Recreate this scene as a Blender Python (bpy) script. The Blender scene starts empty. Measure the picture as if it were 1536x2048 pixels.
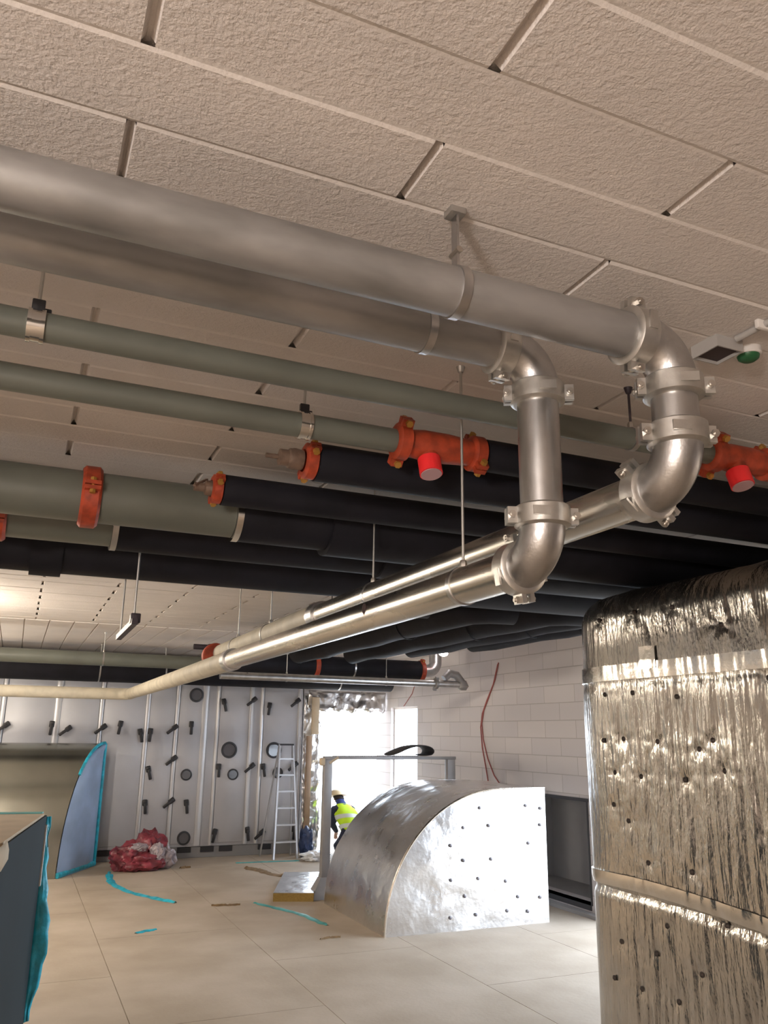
import bpy, bmesh, math, random
from mathutils import Vector, Matrix, noise
random.seed(7)
C = bpy.context.scene.collection
PI = math.pi
ZC = 2.98          # underside of the block ceiling
V = Vector

# ------------------------------------------------------------------ materials
def mat(name, col, rough=0.6, metal=0.0, var=0.0, vscale=6.0, vstretch=(1, 1, 1), bump=0.0, bscale=60.0,
        bstretch=(1, 1, 1), col2=None, emit=0.0, rvar=0.0, detail=4.0, bdist=0.01, spec=0.5, bumps=None):
    m = bpy.data.materials.new(name); m.use_nodes = True
    nt = m.node_tree; N = nt.nodes; L = nt.links
    b = N['Principled BSDF']
    b.inputs['Base Color'].default_value = (*col, 1)
    b.inputs['Roughness'].default_value = rough
    b.inputs['Metallic'].default_value = metal
    b.inputs['Specular IOR Level'].default_value = spec
    tc = N.new('ShaderNodeTexCoord')
    def nz(scale, stretch, det):
        mp = N.new('ShaderNodeMapping'); mp.inputs['Scale'].default_value = stretch
        L.new(tc.outputs['Object'], mp.inputs['Vector'])
        n = N.new('ShaderNodeTexNoise'); n.inputs['Scale'].default_value = scale; n.inputs['Detail'].default_value = det
        L.new(mp.outputs['Vector'], n.inputs['Vector']); return n
    if var > 0:
        n = nz(vscale, vstretch, detail)
        r = N.new('ShaderNodeValToRGB')
        c2 = col2 if col2 else tuple(c * (1 - var) for c in col)
        c1 = col if col2 else tuple(min(1, c * (1 + var)) for c in col)
        r.color_ramp.elements[0].position = 0.36; r.color_ramp.elements[1].position = 0.64
        r.color_ramp.elements[0].color = (*c2, 1); r.color_ramp.elements[1].color = (*c1, 1)
        L.new(n.outputs['Fac'], r.inputs['Fac']); L.new(r.outputs['Color'], b.inputs['Base Color'])
        if rvar > 0:
            mr = N.new('ShaderNodeMapRange'); mr.inputs['To Min'].default_value = max(0.03, rough - rvar); mr.inputs['To Max'].default_value = rough + rvar
            L.new(n.outputs['Fac'], mr.inputs['Value']); L.new(mr.outputs['Result'], b.inputs['Roughness'])
    bl = bumps if bumps else ([(bump, bscale, bstretch, bdist)] if bump > 0 else [])
    prev = None
    for (st, sc, stretch, dist) in bl:
        n = nz(sc, stretch, 3.0)
        bp = N.new('ShaderNodeBump'); bp.inputs['Strength'].default_value = st; bp.inputs['Distance'].default_value = dist
        L.new(n.outputs['Fac'], bp.inputs['Height'])
        if prev: L.new(prev.outputs['Normal'], bp.inputs['Normal'])
        prev = bp
    if prev: L.new(prev.outputs['Normal'], b.inputs['Normal'])
    if emit > 0:
        b.inputs['Emission Color'].default_value = (*col, 1); b.inputs['Emission Strength'].default_value = emit
    return m

M = {}
M['ceil'] = mat('sprayed_block', (0.66, 0.615, 0.585), 0.95, var=0.04, vscale=2.2, spec=0.1,
                bumps=[(0.34, 80, (1, 1, 1), 0.010), (0.38, 200, (1, 1, 1), 0.004)])
M['joint'] = mat('filled_joint', (0.70, 0.655, 0.62), 0.95, bump=0.3, bscale=80, bdist=0.006, spec=0.1)
M['plank'] = mat('smooth_plank', (0.72, 0.67, 0.64), 0.9, var=0.05, vscale=1.2, spec=0.1)
M['floor'] = mat('floor_sheet', (0.46, 0.39, 0.315), 0.75, var=0.10, vscale=1.3, bump=0.15, bscale=30, col2=(0.37, 0.305, 0.235), spec=0.25)
M['floordark'] = mat('floor_gap', (0.27, 0.22, 0.17), 0.9)
M['wallplain'] = mat('plain_wall', (0.55, 0.50, 0.46), 0.95, var=0.05, spec=0.1)
M['galv'] = mat('galvanised_dull', (0.31, 0.305, 0.30), 0.45, 0.6, var=0.22, vscale=9, vstretch=(0.35, 1, 1), rvar=0.1, bump=0.08, bscale=14)
M['galv2'] = mat('galvanised_bright', (0.56, 0.56, 0.565), 0.30, 1.0, var=0.10, vscale=16, vstretch=(1, 1, 0.5), rvar=0.07, bump=0.05, bscale=120, bstretch=(1, 1, 6))
M['galv3'] = mat('galvanised_long', (0.66, 0.63, 0.58), 0.27, 1.0, var=0.12, vscale=8, vstretch=(1, 0.25, 1), rvar=0.06, bump=0.05, bscale=20)
M['cast'] = mat('cast_elbow', (0.52, 0.52, 0.525), 0.33, 1.0, var=0.08, vscale=20, rvar=0.05, bump=0.08, bscale=90)
M['coup'] = mat('zinc_coupling', (0.61, 0.60, 0.575), 0.36, 0.95, var=0.10, vscale=22, rvar=0.08, bump=0.06, bscale=60)
M['bolt'] = mat('zinc_bolt', (0.55, 0.52, 0.48), 0.35, 1.0)
M['green'] = mat('grey_green_paint', (0.115, 0.122, 0.102), 0.42, 0.0, var=0.08, vscale=4, bump=0.04, bscale=20)
M['orange'] = mat('orange_coupling', (0.34, 0.047, 0.017), 0.5, 0.0, var=0.25, vscale=25, bump=0.1, bscale=60)
M['brass'] = mat('yellow_bolt', (0.45, 0.24, 0.05), 0.45, 0.5)
M['redcap'] = mat('red_cap', (0.85, 0.03, 0.035), 0.4, 0.0)
M['capface'] = mat('cap_disc', (0.45, 0.28, 0.30), 0.5)
M['brown'] = mat('brown_fitting', (0.17, 0.115, 0.085), 0.5, 0.3, var=0.2, vscale=30)
M['black'] = mat('black_rubber_insulation', (0.0105, 0.0105, 0.015), 0.66, 0.0, var=0.2, vscale=5, bump=0.12, bscale=18, spec=0.22)
M['chrome'] = mat('chromed_clamp', (0.75, 0.73, 0.70), 0.18, 1.0)
M['steel'] = mat('zinc_rod', (0.50, 0.49, 0.47), 0.4, 0.9)
M['darksteel'] = mat('dark_bracket', (0.05, 0.04, 0.05), 0.5, 0.3)
M['cream'] = mat('cream_wrap', (0.47, 0.43, 0.345), 0.6, 0.0, var=0.1, vscale=8, bump=0.25, bscale=10, bdist=0.02)
M['white'] = mat('white_plastic', (0.72, 0.69, 0.66), 0.5)
M['greycable'] = mat('grey_conduit', (0.40, 0.385, 0.37), 0.5)
M['boxdark'] = mat('dark_opening', (0.045, 0.03, 0.03), 0.8)
M['greencap'] = mat('green_cover', (0.02, 0.11, 0.04), 0.35)
M['foil'] = mat('wrinkled_foil', (0.57, 0.54, 0.495), 0.24, 1.0, var=0.05, vscale=9, rvar=0.05,
                bumps=[(0.46, 26, (1, 1.2, 0.15), 0.02), (0.34, 75, (1, 1, 0.4), 0.006)])
def crease(m, layers):
    nt = m.node_tree; N = nt.nodes; L = nt.links; b = N['Principled BSDF']; tc = N.new('ShaderNodeTexCoord')
    prev = b.inputs['Normal'].links[0].from_socket
    for scale, stretch, st, dist in layers:
        mp = N.new('ShaderNodeMapping'); mp.inputs['Scale'].default_value = stretch; L.new(tc.outputs['Object'], mp.inputs['Vector'])
        n0 = N.new('ShaderNodeTexNoise'); n0.inputs['Scale'].default_value = scale * .5; L.new(mp.outputs[0], n0.inputs['Vector'])
        mx = N.new('ShaderNodeMixRGB'); mx.inputs['Fac'].default_value = .22; L.new(mp.outputs[0], mx.inputs[1]); L.new(n0.outputs['Color'], mx.inputs[2])
        v = N.new('ShaderNodeTexVoronoi'); v.inputs['Scale'].default_value = scale; L.new(mx.outputs[0], v.inputs['Vector'])
        bp = N.new('ShaderNodeBump'); bp.inputs['Strength'].default_value = st; bp.inputs['Distance'].default_value = dist
        L.new(v.outputs['Distance'], bp.inputs['Height']); L.new(prev, bp.inputs['Normal']); prev = bp.outputs['Normal']
    L.new(prev, b.inputs['Normal'])
crease(M['foil'], [(13, (1, 1.1, .20), .16, .03), (40, (1, 1, .3), .12, .008)])
M['foil2'] = mat('smooth_foil', (0.72, 0.705, 0.70), 0.29, 1.0, var=0.05, vscale=4, rvar=0.08,
                 bumps=[(0.30, 9, (1, 1, 1), 0.02), (0.12, 40, (1, 1, 1), 0.005)])
crease(M['foil2'], [(4.5, (1, 1, 1), .14, .04), (14, (1, 1, .7), .07, .012)])
M['foiltape'] = mat('foil_tape', (0.84, 0.80, 0.74), 0.17, 1.0, bump=0.2, bscale=30, bdist=0.006)
M['pin'] = mat('pin_disc', (0.05, 0.04, 0.035), 0.6, 0.3)
M['pin2'] = mat('pin_disc_grey', (0.16, 0.15, 0.16), 0.5, 0.5)
M['duct'] = mat('galvanised_sheet', (0.36, 0.36, 0.315), 0.24, 0.95, var=0.06, vscale=3, rvar=0.05)
M['bluefilm'] = mat('pale_blue_film', (0.32, 0.43, 0.62), 0.4, var=0.12, vscale=3, bump=0.1, bscale=6)
M['cyan'] = mat('cyan_tape', (0.02, 0.40, 0.55), 0.35, var=0.25, vscale=14, bump=0.4, bscale=16, bdist=0.02)
M['teal'] = mat('teal_strip', (0.06, 0.33, 0.33), 0.5, var=0.2, vscale=9, bump=0.2, bscale=20)
M['slate'] = mat('slate_sheet', (0.020, 0.030, 0.034), 0.75, 0.0, var=0.08, vscale=2, spec=0.15)
M['card'] = mat('cardboard', (0.55, 0.44, 0.31), 0.85, var=0.08, vscale=5)
M['wood'] = mat('raw_timber', (0.36, 0.25, 0.17), 0.8, var=0.2, vscale=10, vstretch=(1, 1, 0.1))
M['brownscrap'] = mat('brown_paper', (0.20, 0.13, 0.065), 0.9, var=0.2, vscale=20, bump=0.5, bscale=25)
M['frame'] = mat('grey_steel_frame', (0.33, 0.32, 0.32), 0.5, 0.5, var=0.06)
M['rubber'] = mat('dark_strip', (0.055, 0.053, 0.058), 0.7)
M['wool'] = mat('mineral_wool', (0.34, 0.23, 0.07), 0.95, var=0.2, vscale=40, vstretch=(1, 1, 6), bump=0.5, bscale=90)
M['ahu'] = mat('plastic_wrapped_panel', (0.47, 0.475, 0.51), 0.40, 0.1, var=0.06, vscale=1.6, bump=0.12, bscale=5, bdist=0.02)
M['ahuprof'] = mat('aluminium_profile', (0.56, 0.56, 0.575), 0.30, 0.30, bump=0.1, bscale=8)
M['latch'] = mat('black_latch', (0.022, 0.021, 0.024), 0.45)
M['ring'] = mat('porthole_rim', (0.03, 0.03, 0.035), 0.4)
M['glass'] = mat('porthole_glass', (0.12, 0.12, 0.135), 0.08, 0.0)
M['baseframe'] = mat('base_frame_grey', (0.27, 0.27, 0.28), 0.6, 0.3)
M['alu'] = mat('ladder_aluminium', (0.62, 0.62, 0.64), 0.35, 0.85)
M['redfilm'] = mat('red_film', (0.22, 0.038, 0.055), 0.35, var=0.45, vscale=9, bump=0.5, bscale=12, bdist=0.03)
M['clearfilm'] = mat('clear_film', (0.38, 0.33, 0.36), 0.3, var=0.2, vscale=8, bump=0.5, bscale=12, bdist=0.03)
M['whitesheet'] = mat('white_sheet', (0.80, 0.82, 0.85), 0.5, bump=0.3, bscale=8, bdist=0.03)
M['bluebag'] = mat('dark_blue_bag', (0.025, 0.045, 0.12), 0.5, var=0.2, vscale=9, bump=0.4, bscale=10, bdist=0.03)
M['redcable'] = mat('red_cable', (0.36, 0.10, 0.09), 0.5)
M['skin'] = mat('skin', (0.50, 0.30, 0.22), 0.5)
M['navy'] = mat('navy_cloth', (0.018, 0.022, 0.045), 0.85, var=0.2, vscale=20)
M['collar'] = mat('blue_collar', (0.035, 0.06, 0.22), 0.85)
M['hivis'] = mat('hi_vis_yellow', (0.55, 0.82, 0.02), 0.7, var=0.06, vscale=10, bump=0.2, bscale=14, bdist=0.02)
M['reflect'] = mat('reflective_tape', (0.62, 0.66, 0.60), 0.4)
M['helmet'] = mat('cream_helmet', (0.72, 0.60, 0.40), 0.4)
M['hair'] = mat('dark_hair', (0.03, 0.022, 0.02), 0.8)
M['boot'] = mat('dark_boot', (0.03, 0.028, 0.026), 0.7)
M['snow'] = mat('pale_yard', (0.75, 0.76, 0.78), 0.9)
M['lampglow'] = mat('lamp_lens', (1.0, 0.93, 0.90), 0.4, emit=14)  # added glow for a bright spot at the distant pipe end
M['niche'] = mat('grey_block', (0.36, 0.35, 0.345), 0.95, var=0.06, vscale=2)  # recess shade put into a darker block colour; baseboard shares it

def block_wall_mat():
    m = mat('block_wall', (0.60, 0.56, 0.54), 0.95, spec=0.1)
    nt = m.node_tree; N = nt.nodes; L = nt.links; b = N['Principled BSDF']
    tc = N.new('ShaderNodeTexCoord')
    sx = N.new('ShaderNodeSeparateXYZ'); cx = N.new('ShaderNodeCombineXYZ')
    L.new(tc.outputs['Object'], sx.inputs[0]); L.new(sx.outputs['Y'], cx.inputs['X']); L.new(sx.outputs['Z'], cx.inputs['Y'])
    br = N.new('ShaderNodeTexBrick'); L.new(cx.outputs[0], br.inputs['Vector'])
    br.inputs['Scale'].default_value = 1.0
    br.inputs['Brick Width'].default_value = 0.592; br.inputs['Row Height'].default_value = 0.1975
    br.inputs['Mortar Size'].default_value = 0.005; br.inputs['Mortar Smooth'].default_value = 0.3
    br.offset = 0.5; br.inputs['Bias'].default_value = 0.15
    br.inputs['Color1'].default_value = (0.74, 0.70, 0.69, 1); br.inputs['Color2'].default_value = (0.66, 0.63, 0.64, 1)
    br.inputs['Mortar'].default_value = (0.50, 0.47, 0.46, 1)
    L.new(br.outputs['Color'], b.inputs['Base Color'])
    bp = N.new('ShaderNodeBump'); bp.inputs['Strength'].default_value = 0.4; bp.inputs['Distance'].default_value = 0.006; bp.invert = True
    L.new(br.outputs['Fac'], bp.inputs['Height']); L.new(bp.outputs['Normal'], b.inputs['Normal'])
    return m
M['block'] = block_wall_mat()

# ------------------------------------------------------------------ mesh helpers
def link(o, parent=None):
    C.objects.link(o)
    if parent: o.parent = parent
    return o
def obj(name, bm, m, parent=None, smooth=True, loc=None):
    me = bpy.data.meshes.new(name)
    bmesh.ops.recalc_face_normals(bm, faces=bm.faces)
    bm.to_mesh(me); bm.free()
    ms = m if isinstance(m, (list, tuple)) else [m]
    for k in ms: me.materials.append(M[k])
    if smooth:
        me.polygons.foreach_set('use_smooth', [True] * len(me.polygons))
        try: me.set_sharp_from_angle(angle=math.radians(38))
        except Exception: pass
    o = bpy.data.objects.new(name, me)
    link(o, parent)
    if loc is not None: o.location = loc
    return o
def tag(o, label, cat, group=None):
    o['label'] = label; o['category'] = cat
    if group: o['group'] = group
    return o
def thing(name, label, cat, loc=(0, 0, 0), group=None):
    o = bpy.data.objects.new(name, None); o.location = loc; o.empty_display_size = 0.1
    C.objects.link(o); return tag(o, label, cat, group)
def struct(o): o['kind'] = 'structure'; return o
def under(parent, name, bm, m, smooth=True):
    """mesh given in world coordinates, parented under an Empty/thing sitting at parent.location"""
    off = V(parent.location)
    p = parent.parent
    while p: off += V(p.location); p = p.parent
    bmesh.ops.translate(bm, verts=bm.verts, vec=-off)
    return obj(name, bm, m, parent, smooth)
def copy_tree(o, parent=None):
    c = o.copy(); C.objects.link(c)
    if parent: c.parent = parent
    for ch in list(o.children): copy_tree(ch, c)
    return c
def frame_of(d):
    d = d.normalized(); a = V((0, 0, 1)) if abs(d.z) < 0.9 else V((1, 0, 0))
    u = d.cross(a).normalized(); return u, d.cross(u).normalized()
def sweep(bm, pts, radii, seg=28, caps=True, side=None, ell=1.0):
    pts = [V(p) for p in pts]; n = len(pts)
    if not isinstance(radii, (list, tuple)): radii = [radii] * n
    tans = []
    for i in range(n):
        a = pts[max(0, i - 1)]; b = pts[min(n - 1, i + 1)]; tans.append((b - a).normalized())
    u, w = frame_of(tans[0])
    if side is not None:
        u = (V(side) - tans[0] * V(side).dot(tans[0])).normalized(); w = tans[0].cross(u)
    rings = []
    for i in range(n):
        t = tans[i]
        u = (u - t * u.dot(t)).normalized(); w = t.cross(u)
        r = radii[i]; ru, rw = (r if isinstance(r, (list, tuple)) else (r, r * ell))
        rings.append([bm.verts.new(pts[i] + u * (math.cos(2 * PI * k / seg) * ru) + w * (math.sin(2 * PI * k / seg) * rw)) for k in range(seg)])
    for i in range(n - 1):
        for k in range(seg):
            bm.faces.new((rings[i][k], rings[i][(k + 1) % seg], rings[i + 1][(k + 1) % seg], rings[i + 1][k]))
    if caps:
        bm.faces.new(rings[0][::-1]); bm.faces.new(rings[-1])
    return bm
def cyl(bm, a, b, r, seg=28): return sweep(bm, [a, b], r, seg)
def lathe(bm, c, axis, prof, seg=32, close=True):
    """prof: list of (along, radius); closed ring profile when close"""
    c = V(c); d = V(axis).normalized(); u, w = frame_of(d)
    rings = []
    for (t, r) in prof:
        rings.append([bm.verts.new(c + d * t + u * (math.cos(2 * PI * k / seg) * r) + w * (math.sin(2 * PI * k / seg) * r)) for k in range(seg)])
    m = len(rings)
    for i in range(m if close else m - 1):
        A = rings[i]; B = rings[(i + 1) % m]
        for k in range(seg): bm.faces.new((A[k], A[(k + 1) % seg], B[(k + 1) % seg], B[k]))
    if not close:
        bm.faces.new(rings[0][::-1]); bm.faces.new(rings[-1])
    return bm
def box(bm, lo, hi, bevel=0.0, rot=None, piv=None):
    x0, y0, z0 = lo; x1, y1, z1 = hi
    vs = [bm.verts.new((x, y, z)) for x in (x0, x1) for y in (y0, y1) for z in (z0, z1)]
    fs = [bm.faces.new([vs[i] for i in q]) for q in ((0, 1, 3, 2), (4, 6, 7, 5), (0, 4, 5, 1), (2, 3, 7, 6), (0, 2, 6, 4), (1, 5, 7, 3))]
    if bevel > 0:
        es = list({e for f in fs for e in f.edges})
        r = bmesh.ops.bevel(bm, geom=es, offset=bevel, segments=2, affect='EDGES', profile=0.5)
        vs = list({v for f in r['faces'] for v in f.verts} | {v for v in vs if v.is_valid})
    if rot is not None:
        bmesh.ops.rotate(bm, verts=[v for v in vs if v.is_valid], cent=V(piv or ((x0 + x1) / 2, (y0 + y1) / 2, (z0 + z1) / 2)), matrix=rot)
    return bm
def bar(bm, a, b, w, h, up=(0, 0, 1)):
    a = V(a); b = V(b); d = (b - a).normalized(); u = V(up); s = d.cross(u).normalized(); u = s.cross(d).normalized()
    q = [s * (w / 2 * i) + u * (h / 2 * j) for i, j in ((-1, -1), (1, -1), (1, 1), (-1, 1))]
    A = [bm.verts.new(a + k) for k in q]; B = [bm.verts.new(b + k) for k in q]
    for i in range(4): bm.faces.new((A[i], A[(i + 1) % 4], B[(i + 1) % 4], B[i]))
    bm.faces.new(A[::-1]); bm.faces.new(B); return bm
def NB(): return bmesh.new()
def ns(p, s): return noise.noise(V(p) * s)
def arc(c, a, b, R, n=14):
    """quarter arc: starts at c+a*R heading b-ward: point = c + a*R*cos + b*R*sin"""
    c, a, b = V(c), V(a), V(b)
    return [c + a * (R * math.cos(i / n * PI / 2)) + b * (R * math.sin(i / n * PI / 2)) for i in range(n + 1)]

# ------------------------------------------------------------------ the setting
XW, YB, XL, YF = 5.72, 13.0, -5.2, -3.0
# floor: protective sheets with open joints
bm = NB()
cols = [-5.45 + 1.28 * k - 0.34 for k in range(14)]
cols = [0.89 + 1.28 * k for k in range(-5, 7)]
offs = [0.3, 1.0, 0.0]
for i, x0 in enumerate(cols):
    y = -3.2 + (0.0 if i % 2 == 0 else -1.22) - 0.0
    while y < 15:
        y0, y1 = y, y + 2.44
        g = 0.0025
        # joints line up at y = 7.10 on the even columns
        box(bm, (x0 + g, y0 + 0.54 + g, -0.02), (x0 + 1.28 - g, y1 + 0.54 - g, 0.0))
        y += 2.44
box(bm, (XL - 0.4, YF - 0.4, -0.15), (7.6, 15.2, -0.012))
for f in bm.faces:
    if f.calc_center_median().z < -0.03 or (abs(f.calc_center_median().z + 0.012) < 1e-4): f.material_index = 1
o = struct(obj('floor', bm, ['floor', 'floordark'], smooth=False))

# near ceiling: rows of long blocks in running bond
bm = NB()
Y0, RW, X0, LN = 0.846, 0.2045, 0.074, 1.182
YS = Y0 + RW * 44          # where the rear slab starts
for k in range(-18, 44):
    ya, yb = Y0 + RW * k, Y0 + RW * (k + 1)
    xo = X0 + (LN / 2 if k % 2 == 0 else 0) - LN * 5
    while xo < XW + 0.2:
        xa, xb = xo + random.uniform(-.004, .004), xo + LN
        za = ZC + random.uniform(-.002, .002)
        ex, ey = 0.012, 0.009
        b = [bm.verts.new((x, y, za)) for x, y in ((xa + ex, ya + ey), (xb - ex, ya + ey), (xb - ex, yb - ey), (xa + ex, yb - ey))]
        l0 = [bm.verts.new((x, ya, ZC + .0022)) for x in (xa + ex, xb - ex)]
        l1 = [bm.verts.new((x, yb, ZC + .0022)) for x in (xa + ex, xb - ex)]
        e0 = [bm.verts.new((xa + .003, y, ZC + .022)) for y in (ya, yb)]
        e1 = [bm.verts.new((xb - .003, y, ZC + .022)) for y in (ya, yb)]
        bm.faces.new(b)
        f1 = bm.faces.new((b[0], b[1], l0[1], l0[0])); f2 = bm.faces.new((b[3], b[2], l1[1], l1[0]))
        f1.material_index = f2.material_index = 1
        bm.faces.new((b[0], b[3], e0[1], e0[0])); bm.faces.new((b[1], b[2], e1[1], e1[0]))
        xo += LN
box(bm, (XL - .3, YF - .3, ZC + .0215), (XW + .3, YS, ZC + .2))
struct(obj('ceiling', bm, ['ceil', 'joint'], smooth=False))
# rear ceiling: narrow planks running away from the viewer
bm = NB()
x = XL - .3
while x < XW + .3:
    w = 0.26
    b = [bm.verts.new((a, y, ZC - .003)) for a, y in ((x + .008, YS), (x + w - .008, YS), (x + w - .008, YB + 2.2), (x + .008, YB + 2.2))]
    t = [bm.verts.new((a, y, ZC + .016)) for a, y in ((x + .001, YS), (x + w - .001, YS), (x + w - .001, YB + 2.2), (x + .001, YB + 2.2))]
    bm.faces.new(b); bm.faces.new((b[0], b[3], t[3], t[0])); bm.faces.new((b[1], b[2], t[2], t[1])); bm.faces.new((b[0], b[1], t[1], t[0]))
    x += w
box(bm, (XL - .3, YS, ZC + .015), (XW + .3, YB + 2.3, ZC + .2))
struct(obj('ceiling_rear', bm, 'plank', smooth=False))

def wall_x(name, x0, x1, y0, y1, z0, z1, holes, m):
    """wall slab between x0..x1 spanning y, z with rectangular holes (y0,y1,z0,z1)"""
    bm = NB()
    ys = sorted({y0, y1, *[h[0] for h in holes], *[h[1] for h in holes]})
    for a, b in zip(ys[:-1], ys[1:]):
        mid = (a + b) / 2; zs = [(h[2], h[3]) for h in holes if h[0] < mid < h[1]]
        cur = z0
        for (p, q) in sorted(zs):
            if p > cur: box(bm, (x0, a, cur), (x1, b, p))
            cur = q
        if cur < z1: box(bm, (x0, a, cur), (x1, b, z1))
    bmesh.ops.remove_doubles(bm, verts=bm.verts, dist=1e-5)
    return struct(obj(name, bm, m, smooth=False))
NI = (7.57, 9.3, 0.10, 1.12)        # recess low in the block wall
wall_x('wall_right', XW, XW + .24, YF, YB + .3, -.1, ZC + .15, [(4.3, 7.2, 0.0, 2.42), (11.72, 12.72, 0.95, 2.225), NI], 'block')
bm = NB(); D = .75
box(bm, (XW + D, NI[0] - .1, NI[2] - .1), (XW + D + .1, NI[1] + .1, NI[3] + .1))
box(bm, (XW + .24, NI[0] - .1, NI[2] - .1), (XW + D, NI[0], NI[3] + .1)); box(bm, (XW + .24, NI[1], NI[2] - .1), (XW + D, NI[1] + .1, NI[3] + .1))
box(bm, (XW + .24, NI[0], NI[2] - .1), (XW + D, NI[1], NI[2])); box(bm, (XW + .24, NI[0], NI[3]), (XW + D, NI[1], NI[3] + .1))
struct(obj('wall_recess', bm, 'niche', smooth=False))  # deepened and toned darker than the wall to give the recess its shade
bm = NB()
box(bm, (XW - .012, NI[0] - .03, NI[3]), (XW + .1, NI[1], NI[3] + .035)); box(bm, (XW - .012, NI[0] - .02, NI[2]), (XW + .1, NI[0], NI[3]))
box(bm, (XW - .012, NI[0], NI[2] - .05), (XW + .12, NI[1], NI[2]))
struct(obj('trim_1', bm, 'rubber', smooth=False))
bm = NB(); box(bm, (XW - .10, 7.3, -.01), (XW, 10.2, .035)); struct(obj('baseboard_right', bm, 'niche', smooth=False))
# back wall with the big opening
bm = NB()
box(bm, (XL - .3, YB + 2.0, -.1), (4.28, YB + 2.25, ZC + .15))
box(bm, (4.28, YB, -.1), (4.40, YB + 2.25, ZC + .15))
box(bm, (4.40, YB, 2.46), (XW + .24, YB + .25, ZC + .15))
struct(obj('wall_back', bm, 'wallplain', smooth=False))
bm = NB(); box(bm, (XL - .3, YF, -.1), (XL, YB + 2.2, ZC + .15)); struct(obj('wall_left', bm, 'wallplain', smooth=False))
bm = NB(); box(bm, (XL - .3, YF - .25, -.1), (XW + .24, YF, ZC + .15)); struct(obj('wall_front', bm, 'wallplain', smooth=False))
# door and window reveals (frames left bare on the building site)
def reveal(name, y0, y1, z0, z1):
    bm = NB(); t = .03
    box(bm, (XW + .06, y0, z0), (XW + .2, y0 + t, z1)); box(bm, (XW + .06, y1 - t, z0), (XW + .2, y1, z1))
    box(bm, (XW + .06, y0 + t, z1 - t), (XW + .2, y1 - t, z1))
    if z0 > .1: box(bm, (XW + .06, y0 + t, z0), (XW + .2, y1 - t, z0 + t))
    return struct(obj(name, bm, 'white', smooth=False))
reveal('window_1', 11.72, 12.72, 0.95, 2.225)
reveal('door_2', 4.3, 7.2, 0.0, 2.42)
bm = NB(); box(bm, (4.40, YB + .02, 2.41), (XW, YB + .2, 2.46)); box(bm, (4.40, YB + .02, -.01), (4.44, YB + .2, 2.41)); struct(obj('door_1', bm, 'wood', smooth=False))
bm = NB(); box(bm, (-40, -30, -.4), (60, 70, -.16)); struct(obj('ground_outside', bm, 'snow', smooth=False))

# ------------------------------------------------------------------ silver pipe runs
R0 = 0.057
def coupling(parent, c, axis, side, label=None):
    bm = NB(); d = V(axis).normalized()
    lathe(bm, c, axis, [(-.030, .0572), (-.030, .066), (-.024, .0745), (.024, .0745), (.030, .066), (.030, .0572)], 40)
    s = V(side); s = (s - d * s.dot(d)).normalized(); w = d.cross(s).normalized()
    for sg in (1, -1):
        p = V(c) + s * (sg * .082); kk = 1 if sg == 1 else .7
        for e in (1, -1):
            bar(bm, p + w * (e * .013) - s * .018 * sg, p + w * (e * .013) + s * .015 * sg * kk, .044, .014, up=w)
    for e in (1, -1):      # raised cast pads on the housing halves
        q = V(c) + w * (e * .0745) + s * .02
        bar(bm, q - d * .012, q + d * .012, .045, .006, up=w)
    o = under(parent, 'coupling', bm, 'coup')
    for sg in (1, -1):
        p = V(c) + s * (sg * .086); b2 = NB()
        cyl(b2, p - w * .034, p + w * .034, .0055, 10)
        lathe(b2, p + w * .025, w, [(-.005, .0105), (.005, .0105)], 6, close=False)
        lathe(b2, p - w * .025, w, [(-.005, .0095), (.004, .0095)], 12, close=False)
        under(o, 'bolt', b2, 'bolt')
    return o
def pipe_run(name, label, X, Y, z1, z2, xs, yend, cream=None):
    t = thing(name, label, 'pipe', (X, Y, z2))
    Re = 0.105
    bm = NB(); cyl(bm, (xs, Y, z1), (X - Re, Y, z1), R0, 48); under(t, 'branch_pipe', bm, 'galv')
    bm = NB(); sweep(bm, arc((X - Re, Y, z1 - Re), (0, 0, 1), (1, 0, 0), Re, 16), .0605, 40); under(t, 'elbow', bm, 'cast')
    bm = NB(); cyl(bm, (X, Y, z1 - Re), (X, Y, z2 + Re), R0, 48); under(t, 'riser_pipe', bm, 'galv2')
    bm = NB(); sweep(bm, arc((X, Y + Re, z2 + Re), (0, -1, 0), (0, 0, -1), Re, 16), .0605, 40); under(t, 'elbow', bm, 'cast')
    bm = NB(); cyl(bm, (X, Y + Re, z2), (X, yend, z2), R0, 48); under(t, 'long_pipe', bm, 'galv3')
    coupling(t, (X - Re - .012, Y, z1), (1, 0, 0), (0, -.10, 1))
    coupling(t, (X, Y, z1 - Re - .012), (0, 0, 1), (.85, -.45, 0))
    coupling(t, (X, Y, z2 + Re + .012), (0, 0, 1), (-.85, .30, 0))
    coupling(t, (X, Y + Re + .012, z2), (0, 1, 0), (.15, 0, -1) if name == 'silver_pipe_run' and X < 1.3 else (-.75, 0, .66))
    return t
run1 = pipe_run('silver_pipe_run', 'silver jointed pipe with the longer riser, nearer the viewer at its lower bend', 1.217, 1.74, 2.827, 2.243, -2.6, 5.2)
bm = NB(); cyl(bm, (1.217, 5.2, 2.243), (1.217, 10.35, 2.225), .0655, 28); under(run1, 'cream_cover', bm, 'cream')
bm = NB(); sweep(bm, [(1.217, 10.30, 2.225)] + [p for p in arc((1.217 - .15, 10.35, 2.225), (1, 0, 0), (0, 1, 0), .15, 8)] + [(.95, 10.5, 2.225), (-3.2, 10.5, 2.225)], .068, 24)
under(run1, 'cream_bend', bm, 'cream')
bm = NB(); lathe(bm, (1.217, 5.2, 2.243), (0, 1, 0), [(-.05, .058), (-.05, .07), (.05, .07), (.05, .058)], 28); under(run1, 'joint_sleeve', bm, 'galv2')
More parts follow.
